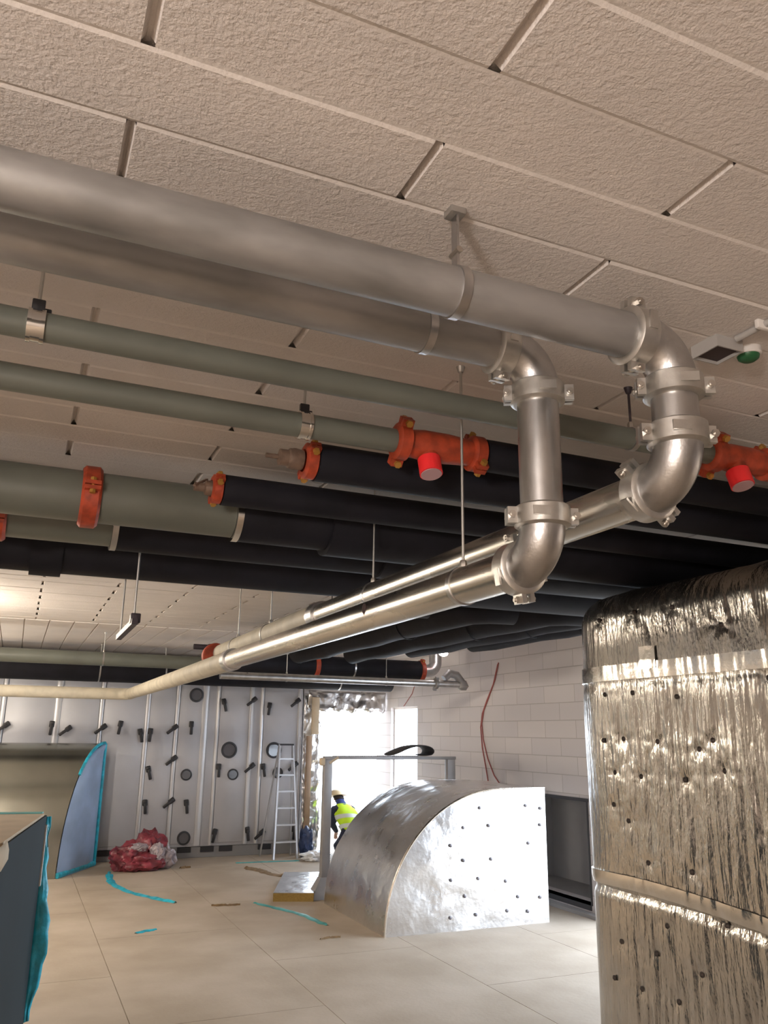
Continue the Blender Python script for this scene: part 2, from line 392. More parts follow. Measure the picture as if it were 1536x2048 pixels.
run2 = pipe_run('silver_pipe_run', 'silver jointed pipe with the short riser, reaching furthest right under the ceiling', 1.42, 1.443, 2.766, 2.406, -2.6, 4.1)
bm = NB(); cyl(bm, (1.42, 4.1, 2.406), (1.42, 6.45, 2.398), .066, 28); under(run2, 'cream_cover', bm, 'cream')
bm = NB(); lathe(bm, (1.42, 4.1, 2.406), (0, 1, 0), [(-.05, .058), (-.05, .071), (.05, .071), (.05, .058)], 28); under(run2, 'joint_sleeve', bm, 'galv2')
bm = NB(); lathe(bm, (1.38, 6.47, 2.375), (0, 1, 0), [(-.04, .088), (-.03, .1), (.03, .1), (.04, .088)], 28, close=False); under(run2, 'end_coupling', bm, 'orange')
# small open tap hole on the near long pipe
bm = NB(); bmesh.ops.create_uvsphere(bm, u_segments=16, v_segments=10, radius=1, matrix=Matrix.Translation((1.217 - .0555, 2.84, 2.2555)) @ Matrix.Diagonal((.008, .013, .022, 1))); under(run1, 'tap_hole', bm, 'boxdark')

def saddle(label, X, Y, z, r, group=None):
    """strap round a pipe along x hung on a slotted ceiling bracket"""
    t = thing('pipe_strap', label, 'hanger', (X, Y, z), group)
    bm = NB(); lathe(bm, (X, Y, z), (1, 0, 0), [(-.011, r - .002), (-.011, r + .004), (.011, r + .004), (.011, r - .002)], 40); under(t, 'strap', bm, 'galv2')
    bm = NB(); bar(bm, (X, Y, z + r), (X, Y, ZC - .012), .026, .006, up=(1, 0, 0))
    under(t, 'tab', bm, 'galv2')
    bm = NB(); box(bm, (X - .02, Y - .02, ZC - .016), (X + .02, Y + .02, ZC + .006), .003); under(t, 'ceiling_clip', bm, 'steel')
    bm = NB(); lathe(bm, (X, Y - .012, z + r + .045), (0, 1, 0), [(-.008, .008), (.03, .008)], 8, close=False); under(t, 'bolt', bm, 'bolt')
    return t
saddle('galvanised strap and slotted bracket holding the upper silver pipe to the ceiling', 0.80, 1.443, 2.766, R0)
saddle('thin galvanised strap round the lower silver branch pipe', 0.87, 1.74, 2.827, R0)

def rod_hanger(label, X, Y, z, r, axis, ztop=ZC, group=None, m='steel', ringmat='galv2'):
    t = thing('pipe_hanger', label, 'hanger', (X, Y, z), group)
    bm = NB(); cyl(bm, (X, Y, z + r + .005), (X, Y, ztop + .006), .0046, 10); under(t, 'threaded_rod', bm, m)
    bm = NB(); lathe(bm, (X, Y, z), axis, [(-.010, r - .002), (-.010, r + .0035), (.010, r + .0035), (.010, r - .002)], 36); under(t, 'ring', bm, ringmat)
    bm = NB(); lathe(bm, (X, Y, z + r + .012), (0, 0, 1), [(-.010, .012), (.004, .012), (.012, .009)], 6, close=False); under(t, 'nut', bm, 'bolt')
    bm = NB(); lathe(bm, (X, Y, ztop - .008), (0, 0, 1), [(-.012, .009), (.010, .016)], 12, close=False); under(t, 'anchor', bm, m)
    return t
rod_hanger('long bright threaded rod dropping in front of the orange tee to the silver pipe', 1.217, 2.17, 2.243, R0, (0, 1, 0))
rod_hanger('rod hanger of the further silver pipe, nearest the viewer of its three', 1.42, 3.37, 2.406, R0, (0, 1, 0))
rod_hanger('rod hanger at the middle of the cream covered pipe', 1.42, 5.05, 2.404, .066, (0, 1, 0))
rod_hanger('rod hanger close to the orange end of the cream covered pipe', 1.42, 5.9, 2.40, .066, (0, 1, 0))

# ------------------------------------------------------------------ green painted pipes
def ring_coupling(parent, c, axis, r, m='orange', w=.032, name='coupling', bolts=True, side=(0, -.5, 1), lug=.75):
    bm = NB(); d = V(axis).normalized()
    lathe(bm, c, axis, [(-w, r), (-w, r + .012), (-w * .7, r + .024), (w * .7, r + .024), (w, r + .012), (w, r)], 32)
    s = V(side); s = (s - d * s.dot(d)).normalized(); q = d.cross(s).normalized()
    for sg in (1, -1):
        p = V(c) + s * (sg * (r + .024 + .012 * lug))
        for e in (1, -1): bar(bm, p + q * (e * .015 * lug) - s * .02 * sg, p + q * (e * .015 * lug) + s * .018 * sg * lug, w * 1.6, .022 * lug, up=q)
    o = under(parent, name, bm, m)
    if bolts:
        for sg in (1, -1):
            p = V(c) + s * (sg * (r + .024 + .014 * lug)); b2 = NB()
            cyl(b2, p - q * .045 * lug, p + q * .045 * lug, .007, 10)
            lathe(b2, p - q * .036 * lug, q, [(-.007, .013), (.007, .013)], 6, close=False); lathe(b2, p + q * .036 * lug, q, [(-.007, .013), (.007, .013)], 6, close=False)
            under(o, 'bolt', b2, 'brass')
    return o
def chrome_clamp(label, X, Y, z, r, group=None):
    t = thing('pipe_clamp', label, 'clamp', (X, Y, z), group)
    bm = NB()
    for dx in (-.016, .016):
        lathe(bm, (X + dx, Y, z), (1, 0, 0), [(-.005, r + .0005), (-.005, r + .006), (.005, r + .006), (.005, r + .0005)], 32)
    lathe(bm, (X, Y, z), (1, 0, 0), [(-.016, r + .0005), (-.016, r + .003), (.016, r + .003), (.016, r + .0005)], 32)
    under(t, 'band', bm, 'chrome')
    bm = NB(); box(bm, (X - .016, Y - .008, z + r + .002), (X + .016, Y + .008, z + r + .035), .003)
    box(bm, (X - .012, Y + r * .2, z + r + .004), (X + .032, Y + r * .2 + .02, z + r + .02), .003); under(t, 'ear', bm, 'latch')
    bm = NB(); cyl(bm, (X, Y, z + r + .03), (X, Y, ZC + .002), .0045, 8); under(t, 'rod', bm, 'steel')
    bm = NB(); lathe(bm, (X, Y, ZC - .008), (0, 0, 1), [(-.01, .010), (.010, .014)], 12, close=False); under(t, 'anchor', bm, 'darksteel')
    return t
def tee(parent, x0, x1, Y, z, r):
    """orange grooved tee pointing its capped outlet down"""
    bm = NB(); xm = x0 + (x1 - x0) * .34
    sweep(bm, [(x0, Y, z), (x0 + .03, Y, z), (xm - .02, Y, z), (xm + .08, Y, z), (x1 - .03, Y, z), (x1, Y, z)], [r + .004, r + .006, r + .013, r + .013, r + .006, r + .004], 32)
    cyl(bm, (xm, Y, z), (xm, Y - .022, z - .075), .036, 28)
    o = under(parent, 'tee', bm, 'orange')
    b2 = NB(); sweep(b2, [(xm, Y - .016, z - .055), (xm, Y - .034, z - .115)], .041, 28); under(o, 'cap', b2, 'redcap')
    b2 = NB(); lathe(b2, (xm, Y - .0345, z - .1165), (0, -.28, -.96), [(-.001, .037), (.002, .037)], 24, close=False); under(o, 'cap_face', b2, 'capface')
    ring_coupling(parent, (x0, Y, z), (1, 0, 0), r, w=.027, side=(0, -.8, 1))
    ring_coupling(parent, (x1, Y, z), (1, 0, 0), r, w=.027, side=(0, -.6, -1))
G1 = (2.07, 2.79, .038); G2 = (2.45, 2.795, .042)
t = thing('green_pipe', 'upper grey-green pipe just behind the silver branch pipes', 'pipe', (0, G1[0], G1[1]))
bm = NB(); cyl(bm, (-3.2, G1[0], G1[1]), (2.2, G1[0], G1[1]), G1[2], 32); under(t, 'pipe', bm, 'green')
tee(t, 2.2, 2.47, G1[0], G1[1], G1[2])
bm = NB(); cyl(bm, (2.5, G1[0], G1[1]), (4.6, G1[0], G1[1]), .055, 28); under(t, 'insulated_end', bm, 'black')
t = thing('green_pipe', 'second grey-green pipe, ending at the orange tee with the red cap', 'pipe', (0, G2[0], G2[1]))
bm = NB(); cyl(bm, (-3.2, G2[0], G2[1]), (1.13, G2[0], G2[1]), G2[2], 32); under(t, 'pipe', bm, 'green')
tee(t, 1.13, 1.43, G2[0], G2[1], G2[2])
bm = NB(); cyl(bm, (1.46, G2[0], G2[1]), (5.2, G2[0], G2[1]), .060, 28); under(t, 'insulated_end', bm, 'black')
chrome_clamp('chrome clamp on the upper green pipe at the left edge', -.07, *G1)
chrome_clamp('chrome clamp on the second green pipe above the first black pipe end', .77, *G2)
# rod behind the right hand riser
rod_hanger('dark rod hanger half hidden behind the short right riser', 1.83, G1[0], G1[1], G1[2], (1, 0, 0), m='darksteel')
t = thing('green_pipe', 'thick grey-green pipe with an orange coupling at left', 'pipe', (0, 3.58, 2.766))
bm = NB(); cyl(bm, (-3.2, 3.58, 2.766), (.80, 3.58, 2.766), .11, 40); under(t, 'pipe', bm, 'green')
ring_coupling(t, (.18, 3.58, 2.766), (1, 0, 0), .11, w=.04, side=(0, -1, .1))
bm = NB(); lathe(bm, (.815, 3.58, 2.766), (1, 0, 0), [(-.014, .112), (-.014, .128), (.014, .128), (.014, .112)], 40); under(t, 'end_clamp', bm, 'chrome')
bm = NB(); sweep(bm, [(.825, 3.58, 2.766), (1.25, 3.58, 2.766)], .125, 32); sweep(bm, [(1.25, 3.58, 2.766), (5.3, 3.58, 2.766)], .15, 32)
under(t, 'insulated_length', bm, 'black')
t = thing('green_pipe', 'thick grey-green pipe behind, ending below the orange coupling', 'pipe', (0, 4.1, 2.78))
bm = NB(); cyl(bm, (-3.2, 4.1, 2.78), (.32, 4.1, 2.78), .11, 40); under(t, 'pipe', bm, 'green')
ring_coupling(t, (-.19, 4.1, 2.78), (1, 0, 0), .11, w=.045, side=(0, -1, -.4))
bm = NB(); lathe(bm, (.335, 4.1, 2.78), (1, 0, 0), [(-.014, .112), (-.014, .128), (.014, .128), (.014, .112)], 40); under(t, 'end_clamp', bm, 'steel')
bm = NB(); sweep(bm, [(.345, 4.1, 2.78), (1.75, 4.1, 2.78)], .125, 32); sweep(bm, [(1.75, 4.1, 2.78), (5.3, 4.1, 2.78)], .142, 32)
under(t, 'insulated_length', bm, 'black')
t = thing('green_pipe', 'distant grey-green pipe across the left, above the wrapped air unit', 'pipe', (0, 10.7, 2.65))
bm = NB(); cyl(bm, (-4.2, 10.7, 2.65), (2.18, 10.7, 2.65), .084, 28); under(t, 'pipe', bm, 'green')
bm = NB(); lathe(bm, (2.22, 10.7, 2.65), (1, 0, 0), [(-.05, .085), (-.05, .13), (.0, .13), (0, .10), (.06, .10), (.06, .14), (.11, .14), (.11, .06)], 28, close=False); under(t, 'flange', bm, 'green')
bm = NB(); box(bm, (2.17, 10.62, 2.78), (2.32, 10.78, 2.90), .02); cyl(bm, (2.0, 10.7, 2.86), (2.2, 10.7, 2.86), .035, 12); under(t, 'valve_actuator', bm, 'darksteel')

# ------------------------------------------------------------------ black insulated pipes
def black_end(t, X, Y, z, r, lever):
    ring_coupling(t, (X - .022, Y, z), (1, 0, 0), r - .028, w=.024, side=(0, -1, .5), lug=.6)
    if not lever:
        bm = NB(); lathe(bm, (X - .05, Y, z), (-1, 0, 0), [(0, .036), (.03, .040), (.05, .036), (.055, .030), (.085, .030), (.09, .012)], 24, close=False)
        cyl(bm, (X - .13, Y, z), (X - .185, Y, z), .009, 12); under(t, 'end_fitting', bm, 'brown')
    else:
        bm = NB(); lathe(bm, (X - .04, Y, z), (-1, 0, 0), [(0, .034), (.03, .030), (.035, .018), (.075, .018)], 20, close=False)
        bar(bm, (X - .12, Y - .03, z - .005), (X - .06, Y + .03, z + .045), .012, .008); under(t, 'valve_lever', bm, 'brown')
for (X, Y, z, r, lev, lab) in ((.885, 2.66, 2.747, .07, False, 'black insulated pipe with orange coupling and brown plug at its end'),
                               (.675, 3.243, 2.773, .065, True, 'black insulated pipe ending in an orange coupling and small lever valve')):
    t = thing('black_insulated_pipe', lab, 'pipe', (X, Y, z))
    bm = NB(); sweep(bm, [(X, Y, z), (2.0, Y, z), (3.4, Y, z), (4.8, Y, z)], r, 32); under(t, 'insulation', bm, 'black')
    black_end(t, X, Y, z, r, lev)
t = thing('black_insulated_pipe', 'rearmost wide black insulated pipe crossing the whole room, in front of the pale ceiling', 'pipe', (0, 4.75, 2.77))
bm = NB(); cyl(bm, (-3.4, 4.75, 2.77), (5.3, 4.75, 2.77), .140, 36); under(t, 'insulation', bm, 'black')
bm = NB(); cyl(bm, (-.03, 4.75, 2.765), (.13, 4.75, 2.765), .155, 36); under(t, 'sleeve', bm, 'black')
side = ['leftmost, beside the silver pipes', 'second from the left', 'middle one of the five', 'second from the block wall', 'nearest to the block wall']
for i, (X, z, r) in enumerate(((2.25, 2.70, .12), (2.95, 2.70, .12), (3.62, 2.73, .12), (4.2, 2.77, .105), (4.78, 2.82, .10))):
    t = tag(obj('black_insulated_pipe', sweep(NB(), [(X + .30, 5.06, z + .0), (X + .12, 5.09, z), (X + .02, 5.2, z)] + [(X + .012 * math.sin(k * 1.9 + i), 5.15 + k * .45, z + .008 * math.sin(k * 2.3 + i)) for k in range(1, (10, 10, 10, 9, 8)[i])], r, 28), 'black'),
            'black insulated pipe running towards the bright doorway, ' + side[i], 'pipe', 'black pipes running to the doorway')
t = thing('black_insulated_pipe', 'black insulated pipe with orange couplings above the distant thin silver pipe', 'pipe', (2.2, 9.9, 2.62))
bm = NB(); cyl(bm, (2.2, 9.9, 2.62), (4.85, 9.9, 2.62), .125, 28); under(t, 'insulation', bm, 'black')
ring_coupling(t, (3.4, 9.9, 2.62), (1, 0, 0), .12, w=.03, bolts=False); ring_coupling(t, (4.88, 9.9, 2.62), (1, 0, 0), .11, w=.035)
bm = NB(); sweep(bm, [(4.9, 9.9, 2.62), (4.98, 9.9, 2.62)] + arc((4.98, 9.9, 2.74), (0, 0, -1), (1, 0, 0), .12, 8)[1:] + [(5.1, 9.9, 2.9)], .085, 24); under(t, 'metal_bend', bm, 'cast')
tag(obj('black_insulated_pipe', cyl(NB(), (-4.2, 12.28, 2.64), (5.5, 12.28, 2.64), .185, 32), 'black'), 'furthest black insulated pipe, along the top of the white wrapped air unit', 'pipe')
# bright spot by the pipe end, put in as an added glowing ball
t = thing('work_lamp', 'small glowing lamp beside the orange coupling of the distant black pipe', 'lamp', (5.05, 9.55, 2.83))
bm = NB(); sweep(bm, [(5.09, 9.57, 2.985), (5.08, 9.56, 2.90), (5.05, 9.55, 2.85)], [.02, .02, .05], 20); under(t, 'housing', bm, 'redcap')  # red stub made up as holder for the added glow
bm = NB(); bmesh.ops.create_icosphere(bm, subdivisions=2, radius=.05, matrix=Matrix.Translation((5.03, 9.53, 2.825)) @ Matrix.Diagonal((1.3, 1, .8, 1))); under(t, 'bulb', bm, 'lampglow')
for i, (X, z, r) in enumerate(((2.25, 2.70, .12), (2.95, 2.70, .12), (3.62, 2.73, .12), (4.2, 2.77, .105), (4.78, 2.82, .10))):
    rod_hanger('rod hanger under the ceiling holding a black doorway pipe, ' + side[i], X, 6.2, z, r + .012, (0, 1, 0), m='darksteel', ringmat='black')
rod_hanger('rod hanger of the distant green pipe above the air unit', .9, 10.7, 2.65, .084, (1, 0, 0))
for X, w in ((1.0, 'left one'), (1.9, 'middle one'), (4.6, 'right one')):
    rod_hanger('rod hanger of the furthest black pipe by the air unit, ' + w, X, 12.28, 2.64, .185, (1, 0, 0))
rod_hanger('rod hanger of the rearmost wide black pipe before the pale ceiling', 2.05, 4.75, 2.77, .14, (1, 0, 0), m='darksteel', ringmat='black')
rod_hanger('rod hanger of the black pipe above the thin silver pipe', 3.9, 9.9, 2.62, .125, (1, 0, 0))
# distant silver pipe with end fitting
t = thing('thin_silver_pipe', 'thin silver pipe crossing above the bright doorway', 'pipe', (2.1, 9.5, 2.432))
bm = NB(); cyl(bm, (2.1, 9.5, 2.432), (5.3, 9.5, 2.432), .045, 24); under(t, 'pipe', bm, 'galv2')
bm = NB(); sweep(bm, [(5.28, 9.5, 2.47), (5.30, 9.5, 2.40), (5.30, 9.5, 2.36)], [.06, .075, .04], 20); sweep(bm, [(5.02, 9.5, 2.50), (5.10, 9.5, 2.57), (5.2, 9.5, 2.55), (5.3, 9.5, 2.44)], [.045, .055, .055, .05], 18)
under(t, 'end_valve', bm, 'frame')
ring_coupling(t, (4.9, 9.5, 2.432), (1, 0, 0), .045, m='frame', w=.025, bolts=False)
for k, X in enumerate((2.9, 4.2)):
    rod_hanger(('thin rod hanger of the distant silver pipe, left one of two', 'thin rod hanger of the distant silver pipe, right one of two')[k], X, 9.5, 2.432, .045, (1, 0, 0))
# trapeze bracket hung on two rods
t = thing('strut_bracket', 'dark strut bracket hanging on two rods below the far pale ceiling', 'bracket', (.5, 4.5, 2.33))
bm = NB(); bar(bm, (.495, 4.28, 2.335), (.495, 5.0, 2.325), .03, .03); under(t, 'strut', bm, 'darksteel')
bm = NB(); box(bm, (.475, 4.3, 2.33), (.525, 4.36, 2.38), .006); under(t, 'clamp_block', bm, 'darksteel')
for Y in (4.34, 4.93):
    bm = NB(); cyl(bm, (.495, Y, 2.33), (.495, Y, ZC + .002), .006, 8); under(t, 'rod', bm, 'steel')

# ------------------------------------------------------------------ ceiling fittings on the right
t = tag(obj('conduit', sweep(NB(), [(1.865, 1.62, ZC - .012), (1.87, 1.45, ZC - .012), (1.9, .6, ZC - .012)], .0105, 14), 'greycable'), 'pale plastic conduit leading along the ceiling to the junction box', 'conduit')
tag(obj('conduit_clip', box(NB(), (1.838, 1.515, ZC - .028), (1.905, 1.530, ZC + .006), .003), 'white'), 'small white clip holding the pale conduit to the ceiling', 'clip')
t = thing('junction_box', 'open square junction box on the ceiling beside the right elbow', 'box', (1.855, 1.69, ZC))
bm = NB(); a, b_, z0, z1, w = 1.80, 1.905, ZC - .040, ZC + .006, .005
for lo, hi in (((a, 1.635, z0), (a + w, 1.74, z1)), ((b_ - w, 1.635, z0), (b_, 1.74, z1)), ((a + w, 1.635, z0), (b_ - w, 1.64, z1)), ((a + w, 1.735, z0), (b_ - w, 1.74, z1))): box(bm, lo, hi)
under(t, 'shell', bm, 'greycable', False)
bm = NB(); box(bm, (a + w, 1.64, ZC - .030), (b_ - w, 1.735, ZC - .024)); under(t, 'inside', bm, 'boxdark', False)
t = thing('smoke_detector', 'round white smoke detector with a green cover under the ceiling', 'detector', (1.966, 1.672, ZC))
bm = NB(); lathe(bm, (1.966, 1.672, ZC), (0, 0, -1), [(-.006, .041), (.020, .041), (.025, .037)], 36, close=False); under(t, 'base', bm, 'white')
bm = NB(); lathe(bm, (1.966, 1.672, ZC - .024), (0, 0, -1), [(0, .034), (.010, .031), (.018, .020), (.020, .008)], 36, close=False); under(t, 'cover', bm, 'greencap')

# ------------------------------------------------------------------ big foil-wrapped duct, right
FX0, FX1, FY0, FY1, FZ = 2.9, 4.35, 0.75, 3.97, 2.58
PINS = [(3.35, 2.43), (3.64, 2.42), (3.08, 2.42), (3.41, 2.02), (3.64, 2.02), (3.1, 1.99), (3.67, 1.78), (3.51, 1.79), (3.25, 1.78), (2.89, 1.79), (3.59, 1.62), (3.39, 1.61), (3.09, 1.61), (2.98, 1.75), (3.62, 1.46), (3.51, 1.39), (3.38, 1.21), (3.09, 1.21), (3.28, 0.95), (3.63, 0.81), (3.38, 0.81), (3.09, 0.79), (3.7, 0.63), (3.5, 0.63), (3.25, 0.64), (2.84, 1.66), (2.92, 1.02), (2.78, 2.3), (2.55, 2.05), (2.6, 1.4), (2.65, .8)]
def per(off=0.0, step=.013):
    r = .16; pts = []
    x0, x1, y0, y1 = FX0 - off, FX1 + off, FY0 - off, FY1 + off
    def seg(a, b, n):
        n = max(2, int((V(b) - V(a)).length / step)) if n is None else n
        for i in range(n): pts.append(V(a).lerp(V(b), i / n))
    def cor(cx, cy, a0):
        for i in range(9):
            t = a0 + i / 9 * PI / 2; pts.append(V((cx + r * math.cos(t), cy + r * math.sin(t), 0)))
    ry = .40
    seg((x0, y0 + r, 0), (x0, y1 - ry, 0), None)
    for i in range(26):
        t = PI - i / 26 * PI / 2; pts.append(V((x0 + r + r * math.cos(t), y1 - ry + ry * math.sin(t), 0)))
    seg((x0 + r, y1, 0), (x1 - r, y1, 0), 14)
    for i in range(9):
        t = PI / 2 - i / 9 * PI / 2; pts.append(V((x1 - r + r * math.cos(t), y1 - r + r * math.sin(t), 0)))
    seg((x1, y1 - r, 0), (x1, y0 + r, 0), 12)
    for i in range(9):
        t = -i / 9 * PI / 2; pts.append(V((x1 - r + r * math.cos(t), y0 + r + r * math.sin(t), 0)))
    seg((x1 - r, y0, 0), (x0 + r, y0, 0), 14)
    for i in range(9):
        t = -PI / 2 - i / 9 * PI / 2; pts.append(V((x0 + r + r * math.cos(t), y0 + r + r * math.sin(t), 0)))
    return pts
def nrm(P, i):
    t = (P[(i + 1) % len(P)] - P[i - 1]).normalized(); return V((-t.y, t.x, 0))
def foil_disp(p):
    c_ = min(1, max(.12, (FY1 - .16 - p.y) / .16)); d = .012 * noise.noise(V((p.x * 2.2, p.y * 2.2, p.z * 1.6)))
    w = noise.noise(V((p.x * 13, p.y * 19 + .4 * noise.noise(p * 5), p.z * 1.7)))
    d += .0045 * c_ * (1 - abs(w) * 2.4)
    d += .003 * c_ * noise.noise(V((p.x * 30, p.y * 44, p.z * 5)))
    for (y, z) in PINS:
        q = (p.y - y) ** 2 + (p.z - z) ** 2
        if q < .04 and p.x < FX0 + .2:
            rr = math.sqrt(q); d -= .006 * math.exp(-q / .0012); d += .0028 * c_ * math.sin(7 * math.atan2(p.z - z, p.y - y) + y * 40) * math.exp(-rr / .07) * min(1, rr / .02)
    d -= .016 * math.exp(-((p.z - 1.02 - .03 * math.sin(p.y * 2.3)) / .022) ** 2)
    d -= .0035 * math.exp(-((p.z - 2.075) / .02) ** 2)
    return d
foil = thing('foil_wrapped_duct', 'tall foil-wrapped duct box studded with pins at the right edge', 'duct', (3.6, 2.3, 0))
P = per(); n = len(P); nz_ = 165; bm = NB(); rings = []
for j in range(nz_ + 1):
    z = FZ * (1 - (1 - j / nz_) ** 1.25)
    inset = 0
    if z > FZ - .17: q = (z - (FZ - .17)) / .17; inset = .17 * (1 - math.sqrt(max(0, 1 - q * q)))
    ring = []
    for i in range(n):
        nn = nrm(P, i); p = V((P[i].x, P[i].y, z)); d = foil_disp(p)
        zz = z + (.02 * noise.noise(V((p.x * 3, p.y * 3, 7))) if j == nz_ else 0)
        ring.append(bm.verts.new((p.x + nn.x * (d - inset), p.y + nn.y * (d - inset), zz)))
    rings.append(ring)
for j in range(nz_):
    for i in range(n): bm.faces.new((rings[j][i], rings[j][(i + 1) % n], rings[j + 1][(i + 1) % n], rings[j + 1][i]))
bm.faces.new(rings[-1]); bm.faces.new(rings[0][::-1])
under(foil, 'foil_jacket', bm, 'foil')
def tape_band(z0, z1, wav):
    bm = NB(); prev = None
    idx = [i for i in range(n) if P[i].x < FX0 + .14 and P[i].y > FY0 + .2]
    cols_ = []
    for i in idx:
        nn = nrm(P, i); col = []
        for zz in (z0, (z0 + z1) / 2, z1):
            z = zz + wav * math.sin(P[i].y * 2.3); p = V((P[i].x, P[i].y, z)); d = foil_disp(p) * .75 + .009
            col.append(bm.verts.new(p + nn * d))
        cols_.append(col)
    for a, b in zip(cols_[:-1], cols_[1:]):
        for k in range(2): bm.faces.new((a[k], b[k], b[k + 1], a[k + 1]))
    return under(foil, 'foil_tape', bm, 'foiltape')
tape_band(1.035, 1.10, .03); tape_band(2.09, 2.17, 0)
bm = NB()
for i in range(7):
    for j in range(5): bm.verts.new((FX0 - .016 - .004 * noise.noise(V((i, j, .3))), 3.21 + i * .019, 2.135 + j * .028))
bm.verts.ensure_lookup_table()
for i in range(6):
    for j in range(4): bm.faces.new([bm.verts[k] for k in (i * 5 + j, (i + 1) * 5 + j, (i + 1) * 5 + j + 1, i * 5 + j + 1)])
under(foil, 'foil_patch', bm, 'foiltape')
pin0 = None
for (y, z) in PINS:
    d = foil_disp(V((FX0, y, z)))
    loc = V((FX0 - d - .003, y, z))
    if pin0 is None:
        bm = NB(); lathe(bm, (0, 0, 0), (-1, 0, 0), [(-.004, .0125), (.001, .0125), (.004, .008), (.009, .003)], 14, close=False)
        pin0 = obj('stick_pin', bm, 'pin', foil); pin0.location = loc - V(foil.location)
    else:
        c = pin0.copy(); C.objects.link(c); c.location = loc - V(foil.location); c.parent = foil

# ------------------------------------------------------------------ foil-faced duct bend in the middle
EX0, EXC, EX1, EY0, EY1, EH = 3.33, 4.60, 5.13, 7.49, 9.15, 1.275
def eprof(nc=30, nt=6):
    pr = [V((EXC - (EXC - EX0) * math.cos(k / nc * PI / 2), 0, EH * math.sin(k / nc * PI / 2))) for k in range(nc + 1)]
    pr += [V((EXC + (EX1 - EXC) * k / nt, 0, EH)) for k in range(1, nt + 1)]
    return pr
el = thing('foil_duct_bend', 'large quarter-round foil covered duct bend standing on the floor', 'duct', (4.2, 8.3, 0))
pr = eprof(); ny = 34; bm = NB(); g = []
for j in range(ny + 1):
    y = EY0 + .012 + (EY1 - EY0 - .012) * j / ny; row = []
    for k, p in enumerate(pr):
        q = V((p.x, y, p.z)); nr = V((p.x - EXC, 0, p.z / EH * (EXC - EX0))).normalized() if p.x < EXC else V((0, 0, 1))
        d = .010 * noise.noise(V((q.x * 4, q.y * 3, q.z * 4))) + .004 * noise.noise(q * 11)
        row.append(bm.verts.new(q + nr * d))
    g.append(row)
for j in range(ny):
    for k in range(len(pr) - 1): bm.faces.new((g[j][k], g[j][k + 1], g[j + 1][k + 1], g[j + 1][k]))
under(el, 'curved_skin', bm, 'foil2')
def end_face(y, sgn):
    bm = NB(); rows = []
    nzr, nx = 26, 26
    for j in range(nzr + 1):
        z = EH * j / nzr; xl = EXC - (EXC - EX0) * math.sqrt(max(0, 1 - (z / EH) ** 2)); row = []
        for i in range(nx + 1):
            x = xl + (EX1 - xl) * i / nx; edge = min(i, nx - i, nzr - j, 3) / 3
            d = .008 * edge + .010 * noise.noise(V((x * 4, z * 4, 3))) * edge + .005 * noise.noise(V((x * 11, z * 11, 5))) * edge
            row.append(bm.verts.new((x, y - sgn * d, z)))
        rows.append(row)
    for j in range(nzr):
        for i in range(nx):
            bm.faces.new((rows[j][i], rows[j][i + 1], rows[j + 1][i + 1], rows[j + 1][i]))
    return bm
under(el, 'front_panel', end_face(EY0, 1), 'foil2'); under(el, 'rear_panel', end_face(EY1, -1), 'foil2')
bm = NB()
for i in range(2):
    for j in range(2): pass
box(bm, (EX1 - .004, EY0 + .01, 0), (EX1 + .004, EY1 - .01, EH)); under(el, 'side_panel', bm, 'foil2', False)
bm = NB(); sweep(bm, [p + V((0, EY0 + .006, 0)) for p in pr], .011, 8); under(el, 'edge_bead', bm, 'foiltape')
pin1 = None
for (x, z) in [(4.34, 1.1), (4.88, 1.11), (5.06, 1.08), (4.15, 0.92), (4.44, 0.93), (4.01, 0.76), (5.05, 0.92), (4.15, 0.62), (4.46, 0.62), (4.01, 0.45), (4.31, 0.45), (4.62, 0.41), (4.16, 0.3), (4.76, 0.26), (5.02, 0.24), (4.28, 0.13), (4.63, 0.14), (4.87, 0.12), (4.9, 0.75), (4.0, 0.12)]:
    if pin1 is None:
        bm = NB(); lathe(bm, (0, 0, 0), (0, -1, 0), [(-.004, .016), (.003, .016), (.008, .006)], 14, close=False); pin1 = obj('stick_pin', bm, 'pin2', el); c = pin1
    else: c = pin1.copy(); C.objects.link(c); c.parent = el
    c.location = V((x, EY0 - .014, z)) - V(el.location)

# ------------------------------------------------------------------ grey frame, roll, slab
fr = thing('grey_frame', 'grey steel portal frame standing behind the foil duct bend', 'frame', (3.44, 9.44, 0))
bm = NB(); box(bm, (3.38, 9.40, .0), (3.48, 9.48, 1.50), .006); under(fr, 'post', bm, 'frame')
bm = NB(); box(bm, (5.01, 9.40, .0), (5.12, 9.48, 1.50), .006); under(fr, 'post', bm, 'frame')
bm = NB(); box(bm, (3.38, 9.40, 1.50), (5.13, 9.48, 1.535), .004)
for k in range(40): box(bm, (3.5 + k * .028, 9.405, 1.533), (3.516 + k * .028, 9.475, 1.543))
under(fr, 'top_rail', bm, 'frame')
bm = NB(); box(bm, (3.33, 9.39, 1.43), (3.39, 9.47, 1.52), .02); bar(bm, (3.44, 9.42, 1.46), (3.55, 9.42, 1.525), .05, .03); under(fr, 'corner_piece', bm, 'card')
bm = NB()
v0 = [(3.24, 9.32, 0), (3.5, 9.32, 0), (3.5, 9.52, 0), (3.24, 9.52, 0)]; v1 = [(3.37, 9.39, .22), (3.49, 9.39, .22), (3.49, 9.49, .22), (3.37, 9.49, .22)]
A = [bm.verts.new(v) for v in v0]; B = [bm.verts.new(v) for v in v1]
for i in range(4): bm.faces.new((A[i], A[(i + 1) % 4], B[(i + 1) % 4], B[i]))
bm.faces.new(A[::-1]); bm.faces.new(B); under(fr, 'foot', bm, 'frame', False)
